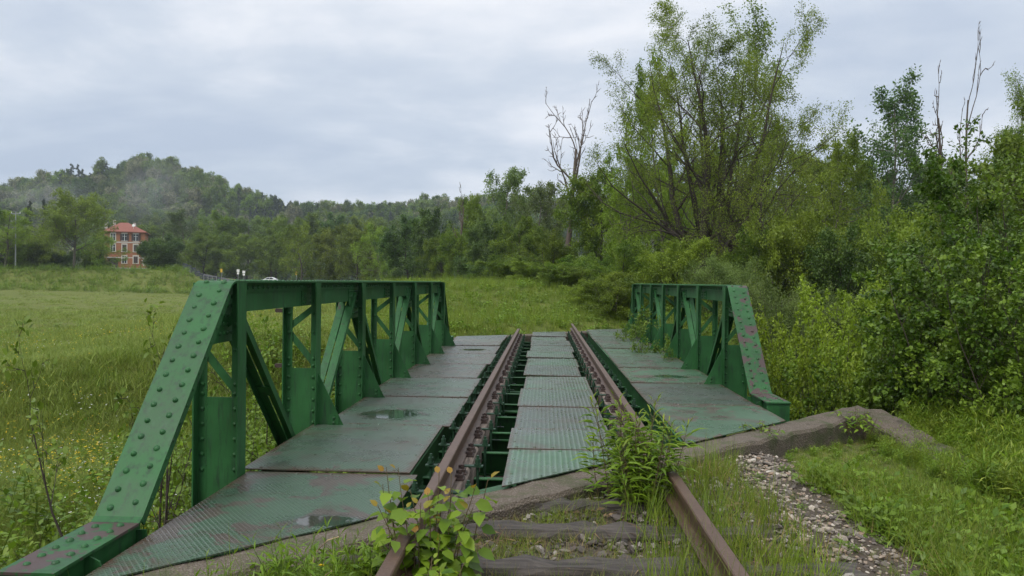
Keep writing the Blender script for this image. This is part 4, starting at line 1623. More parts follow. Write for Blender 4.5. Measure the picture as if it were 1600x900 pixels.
pk = np.concatenate([
    np.where(k1 == 1, rg.choice([0, 1, 4, 5, 6, 10, 11, 12, 10, 11, 12, 13], len(X1)), rg.choice([0, 1, 2, 3, 0, 2, 8, 4, 13, 14], len(X1))),
    rg.choice([4, 5, 6, 7, 8, 9, 2, 6], len(X2)), rg.choice([0, 1, 2, 3, 4, 5, 11, 13, 14, 15], len(X3)), rg.choice([0, 1, 2, 3, 8, 9, 8], len(X4)), rg.choice([4, 5, 6, 7, 6], len(X5)), rg.choice([0, 1, 2, 3, 8, 13], len(X6))])
scatter('verge_grass', 'mixed green grass and weeds on the verge beside the overgrown track', PR, np.column_stack([AX, AY, height(AX, AY)]), randrot(len(AX), 0.15), uni(tall * rg.uniform(0.65, 1.2, len(AX))), pk, 'grass')

# stones on the path, ballast between the rails
n = 4200
Y = rg.uniform(2.2, 6.9, n)
X = pc(Y) + rg.normal(0, 0.27, n)
s = np.clip(rg.lognormal(math.log(0.024), 0.5, n), 0.009, 0.085)
scatter('path_gravel', 'pale loose stones along the footpath right of the track', T_STONE, np.column_stack([X, Y, height(X, Y) + s * 0.12]), randrot(n, 0.3), uni(s), rg.integers(0, 7, n), 'gravel')
n = 5200
X = rg.uniform(-1.5, 1.5, n)
Y = rg.uniform(2.0, 6.2, n)
k = Y < LINE + X - 0.50
X, Y = X[k], Y[k]
s = np.clip(rg.lognormal(math.log(0.042), 0.38, len(X)), 0.015, 0.09)
scatter('track_ballast', 'dark dirty ballast stones between the rails', T_BALL, np.column_stack([X, Y, height(X, Y) + s * 0.22]), randrot(len(X), 0.4), uni(s), rg.integers(0, 6, len(X)), 'ballast')


# dead leaves, straw and bark scraps on the track bed; brown bracken at the lower left
lf_litter = leaf_mat('litter', (0.045, 0.026, 0.014), (0.24, 0.16, 0.085), 0.1, 0.12, 0.8)


def flakes(name, rng, n, size, asp):
    c = rng.normal(0, 0.07, (n, 3)) * np.array([1, 1, 0.08])
    d = rng.normal(0, 1, (n, 3)) * np.array([1, 1, 0.25])
    nr = rng.normal(0, 0.35, (n, 3)) + np.array([0, 0, 1.0])
    V, Q = leaf_geo(rng, c, d, nr, size * rng.uniform(0.5, 1.4, n), asp, 0.08)
    return quads_mesh(name, V, Q, lf_litter, rng.uniform(0, 1, n))


T_LIT = [flakes(f'litter_{i}', rg, 14, 0.05 if i < 2 else 0.12, 0.5 if i < 2 else 0.06) for i in range(4)]
n = 220
X = rg.uniform(-1.3, 1.6, n)
Y = rg.uniform(2.2, 6.4, n)
k = Y < LINE + X - 0.52
X, Y = X[k], Y[k]
scatter('leaf_litter', 'brown dead leaves and straw lying between the rails', T_LIT, np.column_stack([X, Y, height(X, Y) + 0.022]), randrot(len(X), 0.1), uni(rg.uniform(0.6, 1.1, len(X))), rg.integers(0, 4, len(X)), 'litter')
n = 260
X = rg.uniform(-4.6, -2.75, n)
Y = rg.uniform(3.0, 4.9, n)
scatter('dead_bracken', 'brown dead bracken and twigs on the bank at the lower left corner', T_LIT, np.column_stack([X, Y, height(X, Y) + rg.uniform(0.02, 0.3, n)]), randrot(n, 0.5), uni(rg.uniform(1.3, 2.6, n)), rg.integers(0, 4, n), 'litter')

# meadow flowers
def flower(name, mat):
    rng = np.random.default_rng(4)
    c = rng.normal(0, 0.16, (9, 3)) * np.array([1, 1, 0.3]) + np.array([0, 0, 0.33])
    d = rng.normal(0, 1, (9, 3)) * np.array([1, 1, 0.2])
    V, Q = leaf_geo(rng, np.repeat(c, 2, 0), np.concatenate([d, -d], 1).reshape(-1, 3), np.tile([[0, -0.5, 1.0]], (18, 1)), np.full(18, 0.014), 1.0)
    return quads_mesh(name, V, Q, mat, rng.uniform(0, 1, 18))


FLW = [flower('flower_yellow', fl_yellow), flower('flower_white', fl_white)]
X, Y = fan(620, 8.5, 30, -60, 470)
k = (vnoise(X, Y, 0.35, 31) > 0.55) & (X < -3.2)
X, Y = X[k], Y[k]
scatter('meadow_flowers', 'small yellow and white flowers sprinkled in the meadow', FLW, np.column_stack([X, Y, height(X, Y)]), randrot(len(X), 0.1), uni(rg.uniform(0.8, 1.5, len(X))), (rg.uniform(0, 1, len(X)) > 0.72).astype(int), 'flowers')

# ------------------------------------------------------------------ forest on the hills (reads as one mass)
HB = dict(BROAD, kids=(12, 5, 3, 0), leaves=14, leaf=0.75, clump=0.5, draw=0)
hp = [tree_meshes(f'hill_{i}', 40 + i, HB if i < 5 else dict(CONIF, kids=(26, 5, 0), leaves=12, leaf=0.6), 12, 9.5 if i < 5 else 5, mt, bark)[1] for i, mt in enumerate([lf_mid, lf_dark, lf_grey, lf_blossom, lf_olive, lf_conifer])]
npf, nu = HP.shape[0], HP.shape[1]
n = 7200
uu = rg.uniform(0, nu - 1.001, n)
vv = rg.uniform(0.3, 6.0, n)
i0, j0 = uu.astype(int), vv.astype(int)
fu, fv = (uu - i0)[:, None], (vv - j0)[:, None]
P_ = (HP[j0, i0] * (1 - fu) + HP[j0, i0 + 1] * fu) * (1 - fv) + (HP[j0 + 1, i0] * (1 - fu) + HP[j0 + 1, i0 + 1] * fu) * fv
zone = vnoise(P_[:, 0], P_[:, 1], 0.02, 14)
pk = rg.choice([0, 1, 2, 0, 3, 3, 4], n)
pk = np.where((vnoise(P_[:, 0], P_[:, 2], 0.035, 3) > 0.6) & (rg.uniform(0, 1, n) < 0.7), 1, pk)
pk = np.where((zone > 0.72) & (rg.uniform(0, 1, n) < 0.5), 5, pk)
ang = P_[:, 0] / P_[:, 1]
pk = np.where((ang > -0.395) & (ang < -0.335) & (vv > 1.8) & (rg.uniform(0, 1, n) < 0.8), 5, pk)
s = np.clip(rg.lognormal(-0.12, 0.25, n), 0.5, 1.25)
scatter('hill_forest', 'hazy mixed woodland covering the hills behind the valley', hp, P_ - np.array([0, 0, 1.0]), randrot(n, 0.04), np.column_stack([s, s, s * rg.uniform(0.9, 1.25, n)]), pk, 'forest')

# ------------------------------------------------------------------ road, fence, car, signs far left
asphalt = flat_mat('asphalt', (0.055, 0.055, 0.058), 0.85, 0, 0.2, 2.0)
pts = [at(px, 440, d) for px, d in ((120, 214), (220, 209), (300, 206), (380, 207), (480, 210), (580, 214), (700, 220), (820, 226))]
V, Q = [], []
for i, p in enumerate(pts):
    a_ = pts[max(i - 1, 0)]
    b_ = pts[min(i + 1, len(pts) - 1)]
    d = (b_ - a_).normalized()
    nrm = Vector((-d.y, d.x, 0))
    for o in (-3.2, -3.0, 3.0, 3.2):
        q = p + nrm * o
        V.append((q.x, q.y, max(hz(q.x, q.y), hz(p.x, p.y)) + (0.10 if abs(o) < 3.1 else -0.3)))
    if i:
        b0 = (i - 1) * 4
        for k in range(3):
            Q.append((b0 + k, b0 + k + 1, b0 + k + 5, b0 + k + 4))
prop(link('road', quads_mesh('road', np.array(V), np.array(Q), asphalt)), kind='structure')

white_paint = flat_mat('white_paint', (0.72, 0.72, 0.70), 0.5, 0, 0.06, 3)
fence_m = flat_mat('fence_slate', (0.040, 0.048, 0.065), 0.6, 0, 0.2, 2)
yellow_m = flat_mat('yellow_paint', (0.55, 0.34, 0.03), 0.5, 0, 0.1, 3)
steel_m = flat_mat('galvanised', (0.32, 0.33, 0.33), 0.45, 0.6, 0.15, 3)
A, B = at(286, 440, 200), at(345, 440, 201)
fr = empty('roadside_fence', (A.x, A.y, hz(A.x, A.y)))
prop(fr, 'dark slate roadside fence with pale posts right of the round dark tree', 'fence')
nb = 9
for i in range(nb):
    p, q = A.lerp(B, i / nb), A.lerp(B, (i + 0.96) / nb)
    z = hz(p.x, p.y)
    for zz in (0.35, 0.85, 1.35):
        m = MB()
        m.bar((p.x, p.y, z + zz), (q.x, q.y, z + zz), 0.44, 0.04, (0, 0, 1))
        m.build('board', fence_m, fr)
    m = MB()
    m.box(p.x - 0.07, p.x + 0.07, p.y - 0.20, p.y - 0.06, z - 0.2, z + 1.75)
    m.box(p.x - 0.10, p.x + 0.10, p.y - 0.23, p.y - 0.03, z + 1.751, z + 1.80)
    m.build('fence_post', steel_m if i > 4 else fence_m, fr)


def sign(px, d, top, label, kind):
    g = at(px, 440, d)
    z = hz(g.x, g.y)
    zt = at(px, top, d).z
    r = empty('road_sign' if kind == 'sign' else 'marker_post', (g.x, g.y, z))
    prop(r, label, 'road sign' if kind == 'sign' else 'marker post')
    m = MB()
    m.cyl((g.x, g.y, z - 0.2), (g.x, g.y, zt - 0.05), 0.06, 8)
    m.build('pole', steel_m, r)
    m = MB()
    if kind == 'sign':
        m.box(g.x - 0.36, g.x + 0.36, g.y - 0.10, g.y - 0.065, zt - 0.65, zt)
        m.box(g.x - 0.28, g.x + 0.28, g.y - 0.10, g.y - 0.065, zt - 1.25, zt - 0.75)
        m.build('panel', white_paint, r)
    else:
        m.box(g.x - 0.26, g.x + 0.26, g.y - 0.12, g.y - 0.065, zt - 0.9, zt)
        m.build('cap', yellow_m, r)


sign(372, 198, 421, 'white road sign with two panels above the left truss top', 'sign')
sign(381, 199, 423, 'smaller white road sign just right of the two-panel sign', 'sign')
sign(346, 198, 420, 'yellow marker post left of the white road signs', 'post')
sign(463, 200, 424, 'yellow marker post right of the white car', 'post')
sign(614, 190, 430, 'yellow marker post behind the far half of the left truss', 'post')

# car
g = at(421, 440, 207)
cz = hz(g.x, g.y) + 0.10
car = empty('parked_car', (g.x, g.y, cz), 0.05)
prop(car, 'white car on the road behind the top of the left truss', 'car')
car_w = flat_mat('car_white', (0.70, 0.71, 0.72), 0.25, 0, 0.03, 1)
glass_m = flat_mat('dark_glass', (0.020, 0.026, 0.032), 0.08, 0, 0.1, 1)
tyre_m = flat_mat('tyre', (0.02, 0.02, 0.02), 0.8, 0, 0.1, 4)
prof = [(-2.05, 0.25), (-2.1, 0.62), (-1.95, 0.80), (-1.15, 0.95), (-0.45, 1.42), (0.9, 1.47), (1.75, 1.05), (2.05, 0.92), (2.08, 0.30)]
V, Fc = [], []
for yy_, sc_ in ((-0.86, 0.93), (-0.82, 1.0), (0.82, 1.0), (0.86, 0.93)):
    for x_, z_ in prof:
        tuck = 0.10 * max(0, z_ - 0.9) / 0.5
        V.append((x_ * (0.985 if sc_ < 1 else 1), yy_ * (1 - tuck), z_ if sc_ == 1 else 0.25 + (z_ - 0.25) * 0.97))
npz = len(prof)
for r_ in range(3):
    for k in range(npz):
        j = (k + 1) % npz
        Fc.append((r_ * npz + k, r_ * npz + j, (r_ + 1) * npz + j, (r_ + 1) * npz + k))
Fc.append(tuple(range(npz)))
Fc.append(tuple(range(4 * npz - 1, 3 * npz - 1, -1)))
o = link('body', MB().add(V, Fc).mesh('body', car_w), car)
for sy in (-1, 1):
    m = MB()
    m.prism([(-0.95, sy * 0.835, 0.97), (-0.38, sy * 0.785, 1.34), (0.25, sy * 0.785, 1.37), (0.25, sy * 0.835, 0.97)], (0, sy * 0.012, 0))
    link('side_window', m.mesh('side_window', glass_m), car)
    m = MB()
    m.prism([(0.32, sy * 0.835, 0.97), (0.32, sy * 0.785, 1.37), (0.85, sy * 0.785, 1.38), (1.45, sy * 0.835, 1.00)], (0, sy * 0.012, 0))
    link('side_window', m.mesh('side_window', glass_m), car)
    for x_ in (-1.3, 1.3):
        m = MB()
        m.cyl((x_, sy * 0.70, 0.31), (x_, sy * 0.88, 0.31), 0.31, 18)
        wh = link('wheel', m.mesh('wheel', tyre_m), car)
        m = MB()
        m.cyl((x_, sy * 0.881, 0.31), (x_, sy * 0.895, 0.31), 0.19, 14)
        link('rim', m.mesh('rim', steel_m), wh)
m = MB()
m.prism([(-1.12, -0.66, 0.99), (-0.50, -0.60, 1.415), (-0.50, 0.60, 1.415), (-1.12, 0.66, 0.99)], (-0.02, 0, 0.02))
link('windscreen', m.mesh('windscreen', glass_m), car)

# ------------------------------------------------------------------ brick apartment house
def brick_mat():
    m, t, b, out = new_mat('brick')
    br = N(t, 'ShaderNodeTexBrick')
    co = N(t, 'ShaderNodeTexCoord').outputs['Object']
    rot = mapping(t, co, rot=(R(90), 0, 0))
    L(t, rot, br.inputs['Vector'])
    br.inputs['Scale'].default_value = 4.0
    br.inputs['Color1'].default_value = (0.25, 0.080, 0.034, 1)
    br.inputs['Color2'].default_value = (0.31, 0.110, 0.045, 1)
    br.inputs['Mortar'].default_value = (0.36, 0.24, 0.16, 1)
    br.inputs['Mortar Size'].default_value = 0.015
    c = mixc(t, ramp(t, noise(t, co, 0.4, 5, 0.6), [(0.4, 0.0), (0.8, 0.4)]), br.outputs[0], (0.22, 0.10, 0.05))
    L(t, c, b.inputs['Base Color'])
    b.inputs['Roughness'].default_value = 0.85
    return m


def tile_mat():
    m, t, b, out = new_mat('roof_tile')
    co = N(t, 'ShaderNodeTexCoord').outputs['Object']
    wv = N(t, 'ShaderNodeTexWave', bands_direction='X')
    wv.inputs['Scale'].default_value = 2.2
    L(t, co, wv.inputs['Vector'])
    n1 = noise(t, co, 1.2, 5, 0.65)
    c = mixc(t, n1, (0.17, 0.055, 0.038), (0.28, 0.10, 0.068))
    L(t, c, b.inputs['Base Color'])
    b.inputs['Roughness'].default_value = 0.85
    bump(t, b, wv.outputs['Fac'], 0.6, 0.06)
    return m


brick, tile = brick_mat(), tile_mat()
plaster = flat_mat('white_plaster', (0.50, 0.47, 0.42), 0.8, 0, 0.1, 0.8)
shutter_m = flat_mat('shutter_brown', (0.045, 0.028, 0.025), 0.6, 0, 0.2, 4)
g = at(194, 440, 222)
hb = at(194, 417, 222).z
house = empty('brick_house', (g.x, g.y, hb), math.atan2(-g.x, g.y) + R(-6))
prop(house, 'three storey red brick apartment house with hipped tile roof and white trim', 'house')


def hpart(name, m, mat, parent=house):
    return link(name, m.mesh(name, mat), parent)


HWL, HWR, HD, HE = -5.2, 5.4, 10.5, 10.2
m = MB()
m.box(HWL, HWR, 0, HD, -1.2, HE)
hpart('wall', m, brick)
m = MB()
ov = 0.55
zr = 2.9
m.add([(HWL - ov, -ov, HE), (HWR + ov, -ov, HE), (HWR + ov, HD + ov, HE), (HWL - ov, HD + ov, HE), (HWL + 3.6, HD / 2, HE + zr), (HWR - 5.0, HD / 2, HE + zr),
       (HWL - ov, -ov, HE - 0.22), (HWR + ov, -ov, HE - 0.22), (HWR + ov, HD + ov, HE - 0.22), (HWL - ov, HD + ov, HE - 0.22)],
      [(0, 1, 5, 4), (1, 2, 5), (2, 3, 4, 5), (3, 0, 4), (0, 6, 7, 1), (1, 7, 8, 2), (2, 8, 9, 3), (3, 9, 6, 0), (6, 9, 8, 7)])
roof = hpart('roof', m, tile)
for cx, cy, hh in ((-5.1, 3.0, 2.5), (1.9, 7.5, 2.9), (-3.4, 6.5, 3.5)):
    m = MB()
    m.box(cx - 0.35, cx + 0.35, cy - 0.35, cy + 0.35, HE + 0.6, HE + hh)
    m.box(cx - 0.42, cx + 0.42, cy - 0.42, cy + 0.42, HE + hh + 0.001, HE + hh + 0.14)
    hpart('chimney', m, plaster, roof)
m = MB()
m.dome((2.2, 1.5, HE + 1.9), (0.2, -1, 0.3), 0.42, 0.10, 12)
m.cyl((2.2, 1.6, HE + 0.9), (2.2, 1.55, HE + 1.9), 0.04, 6)
hpart('satellite_dish', m, white_paint, roof)
for z0, z1 in ((6.95, 7.25), (2.55, 2.80)):
    m = MB()
    m.box(HWL - 0.03, HWR + 0.03, -0.04, -0.003, z0, z1)
    hpart('trim_band', m, plaster)
m = MB()
m.box(HWL - 0.04, HWR + 0.04, -0.06, -0.004, -1.2, -0.25)
hpart('plinth', m, plaster)
for i, zq in enumerate(np.arange(0.4, 2.5, 0.42)):
    m = MB()
    wq = 0.85 if i % 2 else 0.5
    m.box(HWR - wq, HWR + 0.035, -0.045, -0.004, zq, zq + 0.38)
    hpart('quoin', m, plaster)
m = MB()
m.cyl((HWR - 1.15, -0.08, -0.5), (HWR - 1.15, -0.08, HE - 0.3), 0.06, 6)
hpart('downpipe', m, shutter_m)
for xi, xw in enumerate((-2.96, 0.0, 2.96)):
    for zi, zc in enumerate((8.55, 5.45, 2.1)):
        if xi == 0 and zi == 2:
            continue
        ww, wh = 1.1, 1.95
        m = MB()
        o_ = 0.24
        m.box(xw - ww / 2 - o_, xw - ww / 2, -0.07, -0.005, zc - wh / 2, zc + wh / 2)
        m.box(xw + ww / 2, xw + ww / 2 + o_, -0.07, -0.005, zc - wh / 2, zc + wh / 2)
        m.box(xw - ww / 2 - o_, xw + ww / 2 + o_, -0.08, -0.005, zc + wh / 2 + 0.001, zc + wh / 2 + 0.36)
        m.box(xw - ww / 2 - o_ - 0.05, xw + ww / 2 + o_ + 0.05, -0.14, -0.005, zc - wh / 2 - 0.18, zc - wh / 2 - 0.001)
        win = hpart('window', m, plaster)
        closed = (zi == 1 and xi > 0) or (zi == 2 and xi == 2)
        m = MB()
        m.box(xw - ww / 2, xw + ww / 2, -0.025, -0.006, zc - wh / 2, zc + wh / 2)
        hpart('pane', m, glass_m, win)
        if not closed:
            m = MB()
            m.box(xw - 0.05, xw + 0.05, -0.045, -0.026, zc - wh / 2, zc + wh / 2)
            m.box(xw - ww / 2, xw - 0.051, -0.045, -0.026, zc + 0.25, zc + 0.31)
            m.box(xw + 0.051, xw + ww / 2, -0.045, -0.026, zc + 0.25, zc + 0.31)
            hpart('sash', m, white_paint, win)
        if zi == 0 and xi > 0:
            for sx in (-1, 1):
                m = MB()
                m.box(xw + sx * (ww / 2 + 0.02), xw + sx * (ww / 2 + 0.58), -0.13, -0.085, zc - wh / 2, zc + wh / 2)
                hpart('shutter', m, shutter_m, win)
        if closed:
            for sx in (-1, 1):
                m = MB()
                m.box(xw + sx * 0.012, xw + sx * (ww / 2 - 0.01), -0.065, -0.028, zc - wh / 2 + 0.01, zc + wh / 2 - 0.01)
                hpart('shutter', m, shutter_m, win)
m = MB()
m.box(-4.4, -1.5, -0.9, -0.01, 2.35, 2.6)
m.box(-4.4, -4.2, -0.9, -0.7, -0.8, 2.349)
m.box(-4.1, -1.6, -0.03, -0.012, -0.6, 2.2)
hpart('porch', m, shutter_m)
m = MB()
m.box(4.75, 5.35, -0.42, -0.05, 4.1, 5.6)
hpart('wall_cabinet', m, white_paint)

# utility pole
g = at(24, 440, 140)
z = hz(g.x, g.y)
zt = at(24, 330, 140).z
up = empty('utility_pole', (g.x, g.y, z))
prop(up, 'pale concrete utility pole in front of the trees at the far left', 'pole')
m = MB()
m.cyl((g.x, g.y, z - 0.3), (g.x, g.y, zt), 0.12, 10, 0.08)
m.build('pole', steel_m, up)
m = MB()
m.box(g.x - 0.9, g.x + 0.9, g.y - 0.06, g.y + 0.06, zt - 0.5, zt - 0.38)
m.build('crossarm', steel_m, up)
for dx in (-0.8, 0, 0.8):
    m = MB()
    m.cyl((g.x + dx, g.y, zt - 0.379), (g.x + dx, g.y, zt - 0.12), 0.05, 8)
    m.build('insulator', white_paint, up)

# ------------------------------------------------------------------ trees
def trees(group, rows):
    for (name, key, px, d, top, wpx, label) in rows:
        plant_tree(name, label, key, px, d, top, wpx, 'shrub' if 'shrub' in name else 'tree', group)


trees('trees on the left bank by the house', [
    ('broadleaf_tree', 'light_a', 6, 142, 326, 110, 'yellow green tree cut by the left edge of the picture'),
    ('conifer_tree', 'conifer_a', 46, 196, 314, 26, 'left one of two dark conifers standing behind the left trees'),
    ('conifer_tree', 'conifer_a', 69, 194, 311, 26, 'right one of two dark conifers, beside the round-crowned tree'),
    ('leafy_shrub', 'bushy_b', 58, 150, 352, 100, 'wide yellowish shrub behind the utility pole'),
    ('leafy_shrub', 'bushy_a', 18, 146, 376, 90, 'low green shrub at the foot of the utility pole'),
    ('broadleaf_tree', 'round_light', 115, 137, 297, 124, 'tall round-crowned tree with a bare trunk left of the brick house'),
    ('leafy_shrub', 'bushy_a', 148, 158, 366, 76, 'green shrub hiding the left end of the brick house'),
    ('leafy_shrub', 'bushy_c', 92, 152, 392, 66, 'dark low shrub behind the bare trunk of the round tree'),
    ('round_tree', 'round_dark', 250, 168, 368, 62, 'dense dark round tree just right of the brick house'),
    ('blossom_tree', 'bushy_b', 284, 228, 396, 30, 'small yellowish tree between the round dark tree and the fence'),
])
trees('row of trees behind the road', [
    ('broadleaf_tree', 'poplar_a', 293, 236, 326, 62, 'tall narrow pale green tree behind the roadside fence'),
    ('broadleaf_tree', 'broad_a', 338, 246, 331, 86, 'broad green tree behind the white road signs'),
    ('broadleaf_tree', 'light_b', 385, 252, 338, 90, 'grey green tree behind the white car, left of the olive ones'),
    ('broadleaf_tree', 'broad_b', 432, 246, 340, 90, 'olive tree in the far row, right of the white car'),
    ('broadleaf_tree', 'broad_a', 478, 250, 334, 90, 'fresh green tree in the far row below the low ridge'),
    ('broadleaf_tree', 'broad_c', 520, 248, 334, 84, 'dark tree in the far row behind the middle of the left truss'),
    ('broadleaf_tree', 'broad_b', 565, 250, 338, 90, 'olive tree in the far row above the fourth truss post'),
    ('broadleaf_tree', 'light_b', 610, 246, 340, 90, 'greyish tree at the right end of the far row'),
    ('broadleaf_tree', 'broad_a', 200, 262, 346, 90, 'green tree rising just behind the brick house roof'),
    ('broadleaf_tree', 'light_b', 250, 268, 348, 80, 'pale tree behind the dense dark round tree'),
])
trees('trees along the right edge of the meadow', [
    ('broadleaf_tree', 'broad_a', 318, 222, 362, 70, 'low bushy tree directly behind the slate fence'),
    ('broadleaf_tree', 'broad_b', 372, 224, 366, 80, 'low olive tree directly behind the white road signs'),
    ('broadleaf_tree', 'broad_a', 424, 222, 358, 80, 'low green tree directly behind the white car'),
    ('broadleaf_tree', 'light_a', 470, 172, 350, 80, 'yellowish tree above the second truss post'),
    ('broadleaf_tree', 'broad_b', 515, 166, 356, 84, 'olive tree above the gap between second and third truss posts'),
    ('broadleaf_tree', 'broad_b', 556, 158, 350, 84, 'tall olive tree above the third truss post'),
    ('broadleaf_tree', 'light_a', 598, 148, 350, 84, 'pale yellow green tree left of the dense dark trees'),
    ('broadleaf_tree', 'broad_c', 640, 122, 338, 96, 'first dark dense tree at the far end of the left truss'),
    ('broadleaf_tree', 'broad_c', 672, 116, 326, 96, 'darkest tall dense tree behind the end of the left truss'),
    ('broadleaf_tree', 'broad_a', 690, 108, 366, 60, 'fresh green tree in front of the darkest tree'),
    ('broadleaf_tree', 'broad_b', 735, 112, 306, 96, 'olive tree below the thin leafless treetops'),
    ('broadleaf_tree', 'light_b', 784, 104, 262, 124, 'tall grey green willow left of the dead tree'),
    ('broadleaf_tree', 'light_b', 838, 98, 284, 110, 'second grey green willow close to the dead tree'),
    ('broadleaf_tree', 'broad_a', 722, 92, 360, 76, 'green tree at the back of the grassy mound, leftmost there'),
    ('broadleaf_tree', 'broad_c', 768, 88, 344, 84, 'dark green tree behind the middle of the grassy mound'),
    ('broadleaf_tree', 'broad_a', 815, 82, 340, 96, 'broad green tree below the two grey willows'),
    ('leafy_shrub', 'bushy_c', 745, 80, 402, 90, 'dark shrub at the left foot of the wood beyond the mound'),
    ('leafy_shrub', 'bushy_c', 806, 74, 400, 90, 'dark shrub in the middle of the wood edge beyond the mound'),
    ('leafy_shrub', 'bushy_a', 866, 56, 358, 84, 'bright bushy young tree below the dead tree'),
])
# dead trees
tmd, _ = tree_meshes('dead_a', 63, DEAD, 15, 6, None, bark_dead)
plant_tree('dead_tree', 'bare dead tree with upright twisted limbs left of the big tree', None, 886, 62, 128, 112, 'tree', None, 0.6, None, tmd)
tmd2, _ = tree_meshes('dead_b', 67, dict(DEAD, kids=(5, 4, 2, 0), start=(0.50, 0.25, 0.3, 0), rad=0.36, angle=(44, 45, 45, 0), ratio=(0.42, 0.5, 0.5, 0), wander=(0.09, 0.26, 0.3, 0.3), rmin=0.05), 17, 5, None, bark_dead)
plant_tree('dead_tree', 'leafless dead tree with a forked crooked top on the right', None, 1478, 50, 96, 74, 'tree', None, 2.2, None, tmd2)
tmd3, _ = tree_meshes('dead_c', 71, dict(DEAD, kids=(4, 3, 2, 0), start=(0.55, 0.25, 0.3, 0), rad=0.30, angle=(40, 45, 45, 0), ratio=(0.36, 0.5, 0.5, 0), wander=(0.08, 0.26, 0.3, 0.3), rmin=0.045), 19, 4, None, bark_dead)
plant_tree('dead_tree', 'taller thin leafless tree just right of the forked dead tree', None, 1508, 52, 38, 56, 'tree', None, 1.1, None, tmd3)
plant_tree('dead_tree', 'small leafless treetop above the olive tree by the meadow edge', None, 716, 108, 282, 50, 'tree', None, 0.2, None, tmd2)

# the big spring tree: many upright stems, thin young leaves
BIG = dict(levels=5, len=9, stems=7, spread=0.17, foot=0.6, rad=0.27, seg=(9, 7, 5, 4, 3), wander=(0.07, 0.12, 0.16, 0.2, 0.25), trop=(0.07, 0.09, 0.06, 0.03, 0.0), kids=(10, 6, 4, 3, 0), start=(0.08, 0.18, 0.2, 0.2, 0), angle=(54, 44, 42, 45, 0), ratio=(0.50, 0.5, 0.5, 0.5, 0), shape=lambda t: 1.25 - 0.85 * t, leaves=15, leaf=0.082, clump=0.13, rr=0.52, rmin=0.009, leaf_from=3, draw=4, tscale=0.5, taper=0.94)
tb, cb = tree_meshes('big_tree', 102, BIG, 15, 11, lf_yel, bark)
plant_tree('big_tree', 'tallest many-stemmed spring tree with thin young leaves behind the right truss', None, 1108, 41, 0, 372, 'tree', None, 0.4, None, tb, cb)
SPR = dict(BIG, shape=oval, angle=(42, 42, 42, 45, 0), stems=4, spread=0.75, len=7, trop=(0.02, -0.02, 0.0, -0.02, 0), leaves=6, rad=0.16)
tb2, cb2 = tree_meshes('spread_tree', 105, SPR, 10, 11, lf_yel, bark)
plant_tree('spreading_tree', 'half-bare tree with arching dark branches right of the tallest tree', None, 1205, 37, 196, 300, 'tree', None, 1.9, None, tb2, cb2)
